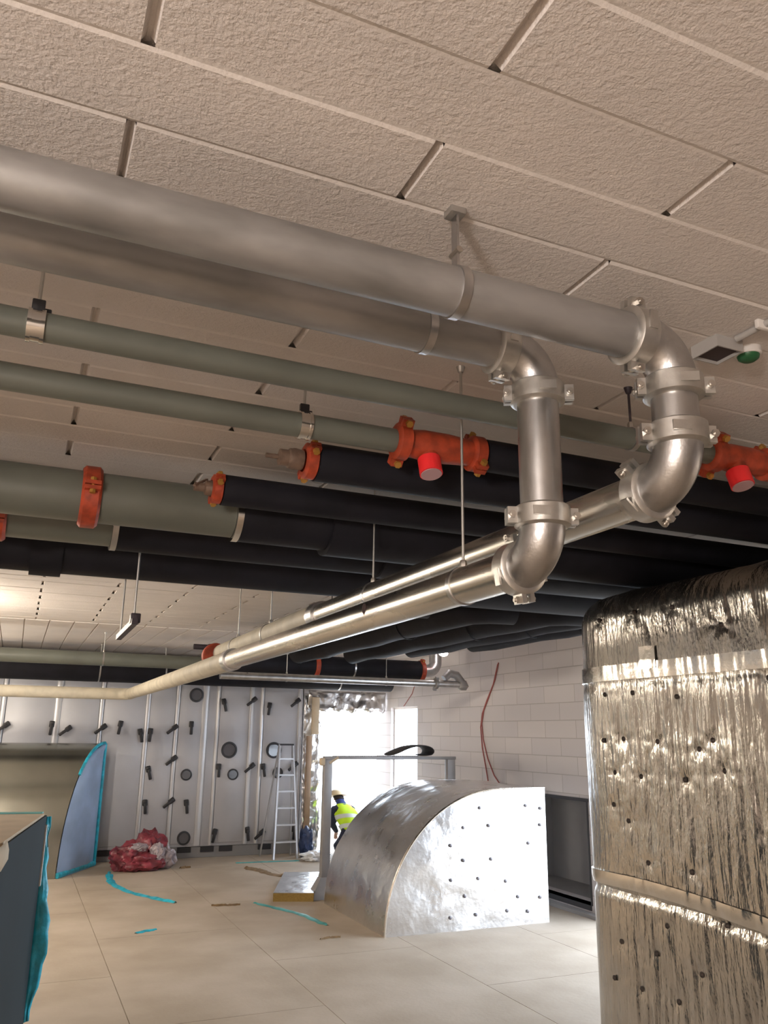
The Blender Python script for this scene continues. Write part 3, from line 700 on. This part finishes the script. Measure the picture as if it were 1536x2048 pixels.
# curled strip lying on the rail
bm = NB(); pts = [(4.18, 1.545), (4.30, 1.59), (4.42, 1.64), (4.55, 1.665), (4.66, 1.665), (4.735, 1.64), (4.76, 1.60), (4.735, 1.56), (4.68, 1.552), (4.62, 1.552)]
prev = None
rows = []
for x, z in pts: rows.append([bm.verts.new((x, y, z)) for y in (9.24, 9.62)])
for a, b in zip(rows[:-1], rows[1:]): bm.faces.new((a[0], b[0], b[1], a[1]))
o = tag(obj('curled_strip', bm, 'rubber'), 'dark curled rubber strip lying on the rail of the grey frame', 'strip')
md = o.modifiers.new('Solidify', 'SOLIDIFY'); md.thickness = .026; md.offset = 0
md = o.modifiers.new('Subdivision', 'SUBSURF'); md.levels = md.render_levels = 2
# insulation slab on the floor
a, b, up = V((2.83, 9.42, 0)), V((3.25, 9.27, 0)), V((.52, 1.30, 0))
sl = thing('insulation_slab', 'foil-topped slab of yellow-brown mineral wool lying by the frame foot', 'slab', a)
bm = NB(); lo = [bm.verts.new(p) for p in (a, b, b + up, a + up)]; hi = [bm.verts.new(p + V((0, 0, .085))) for p in (a, b, b + up, a + up)]
for i in range(4): bm.faces.new((lo[i], lo[(i + 1) % 4], hi[(i + 1) % 4], hi[i]))
bm.faces.new(lo[::-1]); bm.faces.new(hi); under(sl, 'wool_core', bm, 'wool', False)
bm = NB(); lo = [bm.verts.new(p + V((0, 0, .086))) for p in (a, b, b + up, a + up)]; hi = [bm.verts.new(p + V((0, 0, .090))) for p in (a, b, b + up, a + up)]
for i in range(4): bm.faces.new((lo[i], lo[(i + 1) % 4], hi[(i + 1) % 4], hi[i]))
bm.faces.new(lo[::-1]); bm.faces.new(hi); under(sl, 'foil_facing', bm, 'foil2', False)

# ------------------------------------------------------------------ white air handling unit
au = thing('air_handling_unit', 'long white plastic-wrapped air handling unit with black latches along the back', 'air unit', (1, 13.5, 0))
AX0, AX1, AY = -3.4, 4.24, 12.9
bm = NB(); box(bm, (AX0, AY + .02, .15), (AX1, 14.8, 2.62), .02); under(au, 'casing', bm, 'ahu')
prof = [(-2.7, .09), (-1.9, .09), (-1.2, .1), (-.18, .07), (.54, .11), (1.14, .07), (1.80, .08), (2.24, .07), (2.66, .12), (2.86, .06), (3.39, .08), (3.56, .06), (4.19, .09)]
edges = [AX0] + [p[0] for p in prof] + [AX1]
for i in range(len(edges) - 1):
    if edges[i + 1] - edges[i] > .3:
        bm = NB(); box(bm, (edges[i] + .035, AY + .004, .20), (edges[i + 1] - .035, AY + .03, 2.55), .008); under(au, 'panel', bm, 'ahu')
for x, w in prof:
    bm = NB(); pts = [(x - w / 2, AY + .02), (x - w / 3, AY - .010), (x, AY - .018), (x + w / 3, AY - .010), (x + w / 2, AY + .02)]
    lo = [bm.verts.new((p[0], p[1], .17)) for p in pts]; hi = [bm.verts.new((p[0], p[1], 2.58)) for p in pts]
    for i in range(4): bm.faces.new((lo[i], lo[i + 1], hi[i + 1], hi[i]))
    under(au, 'profile', bm, 'ahuprof')
bm = NB(); box(bm, (AX0, AY + .03, 0), (AX1, 14.7, .15), .004)
under(au, 'base_frame', bm, 'baseframe', False)
for x in (-2.3, -.9, 1.35, 2.0, 2.49, 2.83, 3.11, 3.71):
    bm = NB(); box(bm, (x - .10, AY + .015, .075), (x + .10, AY + .04, .15)); under(au, 'lifting_slot', bm, 'latch', False)
LT = [(2.94, 2.24), (3.41, 2.29), (3.67, 2.2), (4.13, 2.29), (1.88, 1.24), (2.23, 1.4), (2.92, 1.27), (3.43, 1.29), (3.62, 1.27), (4.13, 1.31), (1.87, 0.77), (2.24, 0.8), (2.47, 0.76), (2.92, 0.34), (3.42, 0.35), (3.64, 0.32), (4.16, 0.34), (2.46, 1.89), (2.21, 1.85), (1.86, 1.78), (1.72, 1.77), (1.42, 1.88), (1.18, 1.84), (0.7, 1.81), (0.48, 1.86), (-0.12, 1.85)]
for i, (x, z) in enumerate(LT):
    bm = NB(); tilt = random.uniform(-.25, .25); tilt2 = .9 if i in (1, 3, 5, 7, 9, 11, 15, 18, 22, 23, 25) else tilt
    R = Matrix.Rotation(tilt2, 3, 'Y')
    box(bm, (x - .035, AY - .035, z - .03), (x + .035, AY + .0, z + .06), .012, rot=R, piv=(x, AY, z)); 
    box(bm, (x - .022, AY - .055, z - .14), (x + .022, AY - .030, z + .02), .010, rot=R, piv=(x, AY, z))
    under(au, 'latch', bm, 'latch')
for (x, z, r) in ((3.07, 1.53, .125), (3.78, 1.53, .125), (2.44, 1.17, .085), (3.15, 1.17, .085), (3.86, 1.19, .085), (2.47, .28, .10), (2.51, 2.34, .11)):
    bm = NB(); lathe(bm, (x, AY + .004, z), (0, -1, 0), [(-.004, r * .72), (-.004, r), (.02, r * .97), (.022, r * .78)], 32)
    o = under(au, 'porthole', bm, 'ring')
    bm = NB(); lathe(bm, (x, AY + .004, z), (0, -1, 0), [(-.003, r * .74), (.008, r * .74)], 28, close=False); under(o, 'glass', bm, 'glass')

# ------------------------------------------------------------------ ladder
ld = thing('step_ladder', 'aluminium folding ladder leaning open before the white air unit', 'ladder', (3.86, 12.5, 0))
def lp(s, t): return V((3.69 + .09 * t, 12.36 + .22 * t, 1.62 * t)).lerp(V((4.05 - .06 * t, 12.36 + .22 * t, 1.62 * t)), s)
for s in (0, 1):
    bm = NB(); bar(bm, lp(s, 0), lp(s, 1), .025, .055, up=(0, 1, 0)); under(ld, 'rail', bm, 'alu', False)
for k in range(1, 7):
    t = k * .145; bm = NB(); bar(bm, lp(0, t), lp(1, t), .06, .022); under(ld, 'rung', bm, 'alu', False)
bm = NB(); bar(bm, lp(-.03, 1), lp(1.03, 1), .07, .025); under(ld, 'top_cap', bm, 'latch', False)
for s in (0, 1):
    a = lp(s, 1); b = V((3.60 + .48 * s, 12.78, 0)); bm = NB(); bar(bm, a + V((0, .02, 0)), b, .02, .035, up=(0, 1, 0)); under(ld, 'rear_leg', bm, 'alu', False)

# ------------------------------------------------------------------ duct bend with blue film at left
BY0, BYC, BH = 11.7, 12.62, 1.62
bl = thing('blue_sealed_duct_bend', 'curved sheet metal duct bend with its end sealed in pale blue film', 'duct', (.5, 12.2, 0))
def bx(y): return .68 + .565 * (y - BY0)
nc = 24
bp = [V((0, BYC - (BYC - BY0) * math.cos(k / nc * PI / 2), BH * math.sin(k / nc * PI / 2))) for k in range(nc + 1)]
bm = NB(); A = [bm.verts.new((bx(p.y), p.y, p.z)) for p in bp]; B = [bm.verts.new((-2.4, p.y, p.z)) for p in bp]
for k in range(nc): bm.faces.new((A[k], A[k + 1], B[k + 1], B[k]))
q0 = bm.verts.new((bx(BYC), BYC, 0)); q1 = bm.verts.new((-2.4, BYC, 0)); bm.faces.new((A[-1], q0, q1, B[-1])); bm.faces.new(B + [q1])
under(bl, 'sheet_skin', bm, 'duct')
bm = NB(); rows = []
for j in range(15):
    z = BH * j / 14; yl = BYC - (BYC - BY0) * math.sqrt(max(0, 1 - (z / BH) ** 2)); rows.append([])
    for i in range(9):
        y = yl + (BYC - yl) * i / 8; e = min(i, 8 - i, 2) / 2; rows[-1].append(bm.verts.new((bx(y) + .01 + .03 * e + .012 * e * noise.noise(V((y * 4, z * 4, 1))), y, z)))
for j in range(14):
    for i in range(8): bm.faces.new((rows[j][i], rows[j][i + 1], rows[j + 1][i + 1], rows[j + 1][i]))
under(bl, 'film_cover', bm, 'bluefilm')
bm = NB(); sweep(bm, [(bx(BYC) + .012, BYC + .012, .02), (bx(BYC) + .012, BYC + .012, .8), (bx(BYC) + .012, BYC + .012, BH)], [(.05, .03)] * 3, 10)
sweep(bm, [(bx(BY0 + (BYC - BY0) * k / 6) + .02, BY0 + (BYC - BY0) * k / 6, .035) for k in range(7)], [(.028, .035)] * 7, 10)
sweep(bm, [V((bx(p.y) + .008, p.y, p.z + .005)) for p in bp[13:]], [(.020, .024)] * len(bp[13:]), 8)
under(bl, 'tape_edge', bm, 'cyan')

# ------------------------------------------------------------------ slate box in the left foreground
c0, dv = V((.216, 5.01, 0)), V((-.213, -1.33, 0)).normalized(); pv = V((dv.y, -dv.x, 0))
if pv.x > 0: pv = -pv
Lb, Wb, Hb = 2.1, 1.35, 1.364
nb = thing('slate_duct_box', 'slate grey sheet metal duct box with a cardboard top in the left foreground', 'duct', c0 + dv * 1)
def prism(bm, quad, z0, z1):
    lo = [bm.verts.new((p.x, p.y, z0)) for p in quad]; hi = [bm.verts.new((p.x, p.y, z1)) for p in quad]
    for i in range(4): bm.faces.new((lo[i], lo[(i + 1) % 4], hi[(i + 1) % 4], hi[i]))
    bm.faces.new(lo[::-1]); bm.faces.new(hi); return bm
quad = [c0, c0 + dv * Lb, c0 + dv * Lb + pv * Wb, c0 + pv * Wb]
under(nb, 'body', prism(NB(), quad, 0, Hb - .012), 'slate', False)
ins = [c0 + dv * .03 + pv * .01, c0 + dv * Lb + pv * .01, c0 + dv * Lb + pv * Wb, c0 + dv * .03 + pv * Wb]
under(nb, 'cardboard_top', prism(NB(), ins, Hb - .012, Hb), 'card', False)
under(nb, 'rear_tape', prism(NB(), [c0 - dv * .012 + pv * .02, c0 + dv * .045 + pv * .02, c0 + dv * .045 + pv * Wb, c0 - dv * .012 + pv * Wb], Hb - .004, Hb + .006), 'teal', False)
bm = NB(); e = c0 - pv * .002 - dv * .004
prism(bm, [e - pv * .006, e + dv * .022 - pv * .006, e + dv * .022 + pv * .01, e + pv * .01], 1.0, Hb - .06)
under(nb, 'corner_strip', bm, 'white', False)
# torn cyan film hanging off the far corner
bm = NB(); rows = []
for j in range(20):
    z = Hb - .02 - j * .052; s = j / 19
    wd = .022 + .055 * math.exp(-((s - .62) / .26) ** 2) + .006 * math.sin(j * 2.1) - .01 * (s > .9)
    rows.append([bm.verts.new(V((c0.x, c0.y, z)) - dv * (.006 + .02 * k / 4) - pv * (wd * k / 4 - .003) - dv * .012 * noise.noise(V((j * .5, k * .8, 2)))) for k in range(5)])
for a, b in zip(rows[:-1], rows[1:]):
    for k in range(4): bm.faces.new((a[k], a[k + 1], b[k + 1], b[k]))
o = under(nb, 'torn_film', bm, 'cyan'); md = o.modifiers.new('Solidify', 'SOLIDIFY'); md.thickness = .003
bm = NB(); f0 = c0 + dv * 1.22; rows = []
for j in range(7):
    rows.append([bm.verts.new(V((f0.x, f0.y, Hb + .004)) + dv * (j * .09) - pv * (.004 + .012 * math.sin(j * .9 + k)) + V((0, 0, -.035 * k * (1 + .5 * math.sin(j * 1.3))))) for k in range(3)])
for a, b in zip(rows[:-1], rows[1:]):
    for k in range(2): bm.faces.new((a[k], a[k + 1], b[k + 1], b[k]))
o = under(nb, 'cardboard_flap', bm, 'card'); md = o.modifiers.new('Solidify', 'SOLIDIFY'); md.thickness = .004

# ------------------------------------------------------------------ floor clutter
def lump(c, s, seed, k=.35, sub=4):
    bm = NB(); bmesh.ops.create_icosphere(bm, subdivisions=sub, radius=1)
    for v in bm.verts:
        n_ = v.co.normalized(); q = n_ * 1.0
        d = 1 + k * noise.noise(q * 2.1 + V((seed, 0, 0))) + k * .8 * (.5 - abs(noise.noise(q * 4.3 + V((0, seed, 0))))) + .12 * noise.noise(q * 9 + V((0, 0, seed)))
        p = V((n_.x * s[0], n_.y * s[1], n_.z * s[2])) * d
        v.co = V((c[0] + p.x, c[1] + p.y, max(0.004, c[2] + p.z)))
    return bm
def merge(*bms):
    out = NB()
    for b in bms:
        me = bpy.data.meshes.new('tmp'); b.to_mesh(me); b.free(); out.from_mesh(me); bpy.data.meshes.remove(me)
    return out
hp = thing('film_heap', 'heap of crumpled red and clear plastic film on the floor by the air unit', 'plastic film', (1.75, 12.15, 0))
under(hp, 'red_film', merge(lump((1.62, 12.1, .15), (.24, .18, .18), 1.3), lump((1.88, 12.2, .22), (.22, .18, .23), 4.1), lump((1.75, 12.0, .10), (.25, .15, .12), 6.6)), 'redfilm')
under(hp, 'clear_film', merge(lump((2.08, 12.14, .12), (.14, .14, .15), 8.2), lump((1.70, 12.02, .28), (.12, .08, .06), 9.9), lump((1.95, 12.0, .2), (.10, .08, .12), 2.9)), 'clearfilm')
def ribbon(name, pts, w, m, label, cat, group=None, h=.006):
    pts = [V((*p, 0)) for p in pts]; bm = NB(); top = []
    N_ = 8; P_ = []
    for i in range(len(pts) - 1):
        p0, p1, p2, p3 = pts[max(0, i - 1)], pts[i], pts[i + 1], pts[min(len(pts) - 1, i + 2)]
        for k in range(N_):
            t = k / N_; P_.append(.5 * ((2 * p1) + (-p0 + p2) * t + (2 * p0 - 5 * p1 + 4 * p2 - p3) * t * t + (-p0 + 3 * p1 - 3 * p2 + p3) * t ** 3))
    P_.append(pts[-1])
    for i, p in enumerate(P_):
        t = (P_[min(i + 1, len(P_) - 1)] - P_[max(0, i - 1)]).normalized(); s = V((-t.y, t.x, 0))
        ww = w * (.8 + .5 * noise.noise(V((i * .37, w * 9, 1)))) * (1 if 2 < i < len(P_) - 3 else .55); z = .004 + h * (.5 + noise.noise(V((i * .6, 3, w))) )
        top.append([bm.verts.new(p + s * ww / 2 + V((0, 0, .001))), bm.verts.new(p + V((0, 0, abs(z) + .004))), bm.verts.new(p - s * ww / 2 + V((0, 0, .001)))])
    for a, b in zip(top[:-1], top[1:]):
        for k in range(2): bm.faces.new((a[k], a[k + 1], b[k + 1], b[k]))
    return tag(obj(name, bm, m), label, cat, group)
ribbon('cyan_tape', [(1.36, 12.0), (1.31, 11.4), (1.33, 11.0), (1.44, 10.5), (1.62, 10.1), (1.82, 9.7)], .11, 'cyan', 'long cyan plastic strip curving over the floor from the red heap', 'strip', h=.02)
ribbon('teal_tape', [(2.62, 9.42), (2.75, 9.12), (2.91, 8.71), (2.96, 8.4), (3.0, 8.12)], .10, 'teal', 'teal strip on the floor in front of the insulation slab', 'strip')
ribbon('cyan_scrap', [(1.24, 8.43), (1.33, 8.50), (1.44, 8.53)], .10, 'cyan', 'short scrap of cyan tape alone on the floor', 'strip')
ribbon('teal_line', [(3.1, 12.22), (3.5, 12.20), (3.8, 12.17), (4.02, 12.14)], .09, 'teal', 'teal strip across the floor at the ladder feet', 'strip')
ribbon('paper_scrap', [(3.12, 11.75), (3.25, 11.5), (3.3, 11.2), (3.47, 10.85)], .17, 'brownscrap', 'long torn brown paper scrap on the floor behind the insulation slab', 'scrap', h=.03)
ribbon('paper_scrap', [(2.15, 9.42), (2.3, 9.4), (2.45, 9.37)], .10, 'brownscrap', 'small brown scrap on the floor in the middle of the room', 'scrap', h=.015)
ribbon('paper_scrap', [(2.28, 12.0), (2.36, 12.05), (2.42, 12.02)], .09, 'brownscrap', 'small brown scrap on the floor right of the red heap', 'scrap', h=.03)
ribbon('offcut', [(2.75, 7.62), (2.85, 7.66), (2.95, 7.64)], .06, 'brownscrap', 'tiny brown offcut on the floor near the foil bend', 'scrap', h=.01)
tag(obj('white_sheet', lump((4.24, 12.12, .05), (.19, .13, .07), 3.3, .5, 4), 'whitesheet'), 'crumpled bright white plastic sheet on the floor at the doorway', 'sheet')
tag(obj('blue_bag', lump((4.24, 12.52, .19), (.10, .10, .21), 5.7, .3, 4), 'bluebag'), 'dark blue bag standing between the ladder and the doorway', 'bag')
ribbon('cyan_film', [(4.62, 12.02), (4.72, 12.1), (4.86, 12.08)], .16, 'cyan', 'cyan film on the floor at the knees of the worker', 'film', h=.04)

# ------------------------------------------------------------------ doorway lining, cables
def crumple(lo, hi, seed, nx=10, nz=30, amp=.05):
    """ragged sheet in the xz plane at y"""
    bm = NB(); g = []
    for j in range(nz + 1):
        row = []
        for i in range(nx + 1):
            x = lo[0] + (hi[0] - lo[0]) * i / nx; z = lo[2] + (hi[2] - lo[2]) * j / nz; y = lo[1]
            q = V((x * 7, z * 7, seed)); y += amp * noise.noise(q) + amp * .5 * noise.noise(q * 2.7)
            if i == nx and hi[0] - lo[0] < hi[2] - lo[2]: x += .07 * noise.noise(V((z * 6, seed, 1))) + .03 * noise.noise(V((z * 19, seed, 2)))
            if j == 0 and hi[0] - lo[0] > hi[2] - lo[2]: z += .07 * noise.noise(V((x * 7, seed, 1))) + .04 * noise.noise(V((x * 19, seed, 2)))
            row.append(bm.verts.new((x, y, z)))
        g.append(row)
    for j in range(nz):
        for i in range(nx): bm.faces.new((g[j][i], g[j][i + 1], g[j + 1][i + 1], g[j + 1][i]))
    return bm
dl = thing('foil_door_lining', 'ragged crumpled foil lining the left and top of the bright doorway', 'lining', (4.4, 12.95, 0))
for nm, lo, hi, sd, nx, nz in (('jamb_foil', (4.27, 12.93, .02), (4.55, 12.93, 2.42), 1.7, 8, 60), ('head_foil', (4.32, 12.90, 2.16), (5.70, 12.90, 2.47), 5.2, 50, 8)):
    o = under(dl, nm, crumple(lo, hi, sd, nx, nz), 'foil2'); md = o.modifiers.new('Solidify', 'SOLIDIFY'); md.thickness = .004
tag(obj('cardboard_strip', box(NB(), (4.36, 12.78, 1.78), (4.48, 12.83, 2.36), .01), 'card'), 'brown cardboard strip taped on the foil at the door jamb', 'strip')
tag(obj('timber_stud', box(NB(), (4.30, 12.80, .0), (4.38, 12.87, 1.75), .004), 'wood'), 'narrow upright timber stud at the left side of the doorway', 'stud')
def cable(pts, lab, r=.008, m='redcable'):
    return tag(obj('cable', sweep(NB(), pts, r, 8), m), lab, 'cable')
cable([(XW - .0095, 9.28, 2.72), (XW - .0095, 9.38, 2.5), (XW - .0095, 9.55, 2.28), (XW - .0095, 9.68, 2.12), (XW - .0095, 9.74, 1.95), (XW - .0095, 9.71, 1.74), (XW - .0095, 9.6, 1.5), (XW - .0095, 9.45, 1.3), (XW - .0095, 9.26, 1.16)], 'red cable hanging on the block wall, the longer right-hand one')
cable([(XW - .0095, 9.30, 2.70), (XW - .0095, 9.42, 2.45), (XW - .0095, 9.60, 2.24), (XW - .0095, 9.72, 2.08), (XW - .0095, 9.77, 1.9), (XW - .0095, 9.74, 1.65), (XW - .0095, 9.66, 1.4), (XW - .0095, 9.60, 1.2)], 'red cable hanging on the block wall, the left-hand one of the pair')
cable([(XW - .006, 11.81, 2.54), (XW - .006, 11.9, 2.42), (XW - .006, 12.05, 2.33), (XW - .006, 12.21, 2.235)], 'short thin red cable above the narrow window', .006)

# ------------------------------------------------------------------ kneeling worker
pn = thing('person', 'person in yellow hi-vis vest and cream helmet kneeling at the bright doorway', 'person', (4.95, 12.4, 0))
def skin_mesh(name, joints, edges, m, parent, root=0, sub=2):
    me = bpy.data.meshes.new(name); off = V(parent.location)
    me.from_pydata([tuple(V(j[:3]) - off) for j in joints], edges, []); me.materials.append(M[m])
    o = bpy.data.objects.new(name, me); link(o, parent)
    md = o.modifiers.new('Skin', 'SKIN'); md.use_smooth_shade = True
    for i, j in enumerate(joints):
        r = j[3]; me.skin_vertices[0].data[i].radius = r if isinstance(r, tuple) else (r, r); me.skin_vertices[0].data[i].use_root = (i == root)
    s = o.modifiers.new('Subdivision', 'SUBSURF'); s.levels = s.render_levels = sub
    return o
J = []; E_ = []
def add(p, r, par=None):
    J.append((*p, r)); k = len(J) - 1
    if par is not None: E_.append((par, k))
    return k
pel = add((5.00, 12.42, .36), (.15, .12))
ab = add((4.96, 12.43, .48), (.135, .11), pel); ch = add((4.90, 12.45, .64), (.165, .115), ab); nk0 = add((4.845, 12.47, .765), (.09, .075), ch)
nk = add((4.80, 12.485, .815), .052, nk0); hd0 = add((4.765, 12.50, .865), (.066, .07), nk); hd1 = add((4.745, 12.505, .915), (.078, .085), hd0); hd2 = add((4.74, 12.51, .965), (.05, .055), hd1)
add((4.67, 12.53, .885), .016, hd0); add((4.69, 12.525, .86), .02, hd0)           # nose, chin
add((4.78, 12.435, .895), .012, hd1); add((4.785, 12.575, .895), .012, hd1)      # ears
HANDS = []
for sg, sh, elb, wr in ((-1, (4.87, 12.30, .715), (4.74, 12.24, .50), (4.62, 12.35, .33)), (1, (4.83, 12.62, .715), (4.68, 12.68, .50), (4.57, 12.58, .33))):
    s = add(sh, .062, ch); e2 = add(elb, .045, s); w = add(wr, .028, e2)
    d = (V((-.6, .25, -.75))).normalized(); side_ = V((0, 1, 0)) * -sg; pm = add(V(wr) + d * .055, (.036, .018), w)
    base = V(wr) + d * .085
    for k in range(4):
        o_ = side_ * (-.027 + .018 * k) * sg; a1 = base + o_; ln = (.07, .08, .075, .06)[k]
        f1 = add(a1 + d * ln * .45 , .0088, pm); add(a1 + d * ln * .75 + V((.010, 0, -.026)), .008, f1)
    t1 = add(V(wr) + d * .03 + V((.02, -.035 * sg * -1, 0)) , .010, w); add(V(wr) + d * .07 + V((.022, .05 * sg, -.01)), .0085, t1)
LEG = []
for sg in (-1, 1):
    hp_ = add((4.99, 12.42 + sg * .10, .33), .090, pel); kn = add((4.72, 12.44 + sg * .14, .085), .066, hp_)
    cf = add((4.92, 12.40 + sg * .13, .078), .056, kn); an = add((5.11, 12.38 + sg * .12, .068), .038, cf); ft = add((5.20, 12.37 + sg * .12, .045), .036, an); add((5.185, 12.37 + sg * .12, .035), .03, ft)
    LEG.append((hp_, kn, cf, an))
skin_mesh('body', J, E_, 'skin', pn)
# clothing
bm = NB(); sweep(bm, [(5.01, 12.42, .30), (5.0, 12.42, .36), (4.96, 12.43, .48), (4.90, 12.45, .62), (4.865, 12.46, .71), (4.835, 12.475, .775)], [(.185, .145), (.20, .155), (.185, .15), (.215, .16), (.20, .14), (.11, .10)], 28, side=(0, 1, 0)); vest = under(pn, 'vest', bm, 'hivis')
for f0, f1 in ((.40, .46), (.545, .605)):
    bm = NB(); pts = []
    for z in (f0, f1):
        t = (z - .36) / .28; pts.append((5.0 - .11 * t, 12.42 + .03 * t, z))
    sweep(bm, pts, [(.203, .162), (.212, .166)], 28, side=(0, 1, 0), caps=False); under(vest, 'reflective_band', bm, 'reflect')
bm = NB(); sweep(bm, [(4.85, 12.465, .745), (4.82, 12.48, .80), (4.79, 12.49, .85)], [.115, .082, .072], 20, side=(0, 1, 0)); under(pn, 'collar', bm, 'collar')
for sg, sh, elb, wr in ((-1, (4.88, 12.31, .72), (4.74, 12.24, .50), (4.635, 12.34, .35)), (1, (4.84, 12.61, .72), (4.68, 12.68, .50), (4.585, 12.59, .35))):
    bm = NB(); sweep(bm, [V(sh) + V((.03, -.04 * sg * -1 * -1, .02)), sh, V(sh).lerp(V(elb), .5), elb, V(elb).lerp(V(wr), .5), wr], [.06, .078, .068, .062, .054, .043], 18); under(pn, 'sleeve', bm, 'navy')
for sg in (-1, 1):
    bm = NB(); sweep(bm, [(5.03, 12.42 + sg * .08, .40), (4.99, 12.42 + sg * .10, .33), (4.86, 12.43 + sg * .12, .21), (4.735, 12.44 + sg * .14, .10)], [.12, .115, .10, .085], 20)
    sweep(bm, [(4.70, 12.44 + sg * .14, .092), (4.78, 12.43 + sg * .135, .088), (4.92, 12.40 + sg * .13, .085), (5.10, 12.38 + sg * .12, .075)], [.05, .085, .072, .056], 20); under(pn, 'trouser_leg', bm, 'navy')
    bm = NB(); sweep(bm, [(5.07, 12.38 + sg * .12, .075), (5.15, 12.375 + sg * .12, .065), (5.21, 12.37 + sg * .12, .055), (5.235, 12.37 + sg * .12, .05)], [.058, .062, .05, .03], 18); under(pn, 'boot', bm, 'boot')
bm = NB(); bmesh.ops.create_uvsphere(bm, u_segments=24, v_segments=12, radius=1, matrix=Matrix.Translation((4.765, 12.50, .895)) @ Matrix.Diagonal((.088, .085, .07, 1))); under(pn, 'hair', bm, 'hair')
bm = NB(); lathe(bm, (4.742, 12.51, .925), V((-.25, .05, 1)), [(0, .150), (.006, .150), (.010, .122), (.05, .115), (.085, .092), (.108, .055), (.116, .015)], 32, close=False); under(pn, 'helmet', bm, 'helmet')

# turn the worker to face the opening and lean to the left over the task
def tree(o):
    yield o
    for c in o.children: yield from tree(c)
ca, sa = math.cos(math.radians(-75)), math.sin(math.radians(-75))
bpy.context.view_layer.update()
for o in tree(pn):
    if o.type != 'MESH': continue
    for v in o.data.vertices:
        x, y, z = v.co; x, y = ca * (x - .03) - sa * (y - .02), sa * (x - .03) + ca * (y - .02)
        v.co = (x + .03 - .34 * max(0, z - .30), y + .02, z if z < .12 else .12 + (z - .12) * .90)
# ------------------------------------------------------------------ light
W = bpy.data.worlds.new('World'); bpy.context.scene.world = W; W.use_nodes = True
bg = W.node_tree.nodes['Background']; bg.inputs['Color'].default_value = (0.75, 0.86, 1.0, 1); bg.inputs['Strength'].default_value = 12.5
def area(name, loc, size, target, power, col, portal=False, sy=None):
    l = bpy.data.lights.new(name, 'AREA'); l.energy = power; l.color = col
    l.shape = 'RECTANGLE'; l.size = size; l.size_y = sy or size
    if portal: l.cycles.is_portal = True
    o = bpy.data.objects.new(name, l); o.location = loc
    o.rotation_euler = (V(target) - V(loc)).to_track_quat('-Z', 'Y').to_euler(); C.objects.link(o); return o
area('portal_side_door', (XW + .3, 5.75, 1.2), 2.4, (0, 5.75, 1.2), 1, (1, 1, 1), True, 2.9)
area('portal_back_door', (5.06, YB + .3, 1.2), 1.3, (5.06, 0, 1.2), 1, (1, 1, 1), True, 2.5)
area('portal_window', (XW + .3, 12.22, 1.6), 1.3, (0, 12.22, 1.6), 1, (1, 1, 1), True, 1.0)
def glow_point(name, loc, power, col, r):
    l = bpy.data.lights.new(name, 'POINT'); l.energy = power; l.color = col; l.shadow_soft_size = r
    o = bpy.data.objects.new(name, l); o.location = loc; C.objects.link(o); return o
glow_point('site_lamp_far', (-1.2, 8.3, 2.70), 270, (1, .88, .72), .10)
glow_point('site_lamp_back', (-1.9, 11.4, 2.3), 150, (1, .89, .74), .12)
glow_point('site_lamp_near', (-2.6, -1.7, 1.95), 480, (1, .915, .85), .25)

# ------------------------------------------------------------------ camera
cam = bpy.data.cameras.new('Camera'); co = bpy.data.objects.new('Camera', cam); C.objects.link(co)
cam.sensor_fit = 'VERTICAL'; cam.sensor_height = 36; cam.lens = 36 * 1623.0 / 2048; cam.clip_start = .02
p_, r_, y_ = 0.2668, 0.0129, 0.41104
Ym = Matrix(((math.cos(y_), -math.sin(y_), 0), (math.sin(y_), math.cos(y_), 0), (0, 0, 1)))
Am = Matrix(((1, 0, 0), (0, 0, -1), (0, 1, 0)))
Pm = Matrix(((1, 0, 0), (0, math.cos(p_), math.sin(p_)), (0, -math.sin(p_), math.cos(p_))))
Rm = Matrix(((math.cos(r_), -math.sin(r_), 0), (math.sin(r_), math.cos(r_), 0), (0, 0, 1)))
K = Rm @ Pm @ Am @ Ym          # world -> (right, down, forward)
right, down, fwd = K[0], K[1], K[2]
B3 = Matrix((right, -down, -fwd)).transposed()
co.matrix_world = Matrix.Translation((0, 0, 1.8)) @ B3.to_4x4()
sc = bpy.context.scene; sc.camera = co
sc.view_settings.view_transform = 'Standard'; sc.view_settings.look = 'None'; sc.view_settings.gamma = 1
sc.view_settings.use_curve_mapping = False; sc.view_settings.exposure = 0.0
try:
    sc.cycles.max_bounces = 8; sc.cycles.diffuse_bounces = 5; sc.cycles.sample_clamp_indirect = 6
except Exception: pass
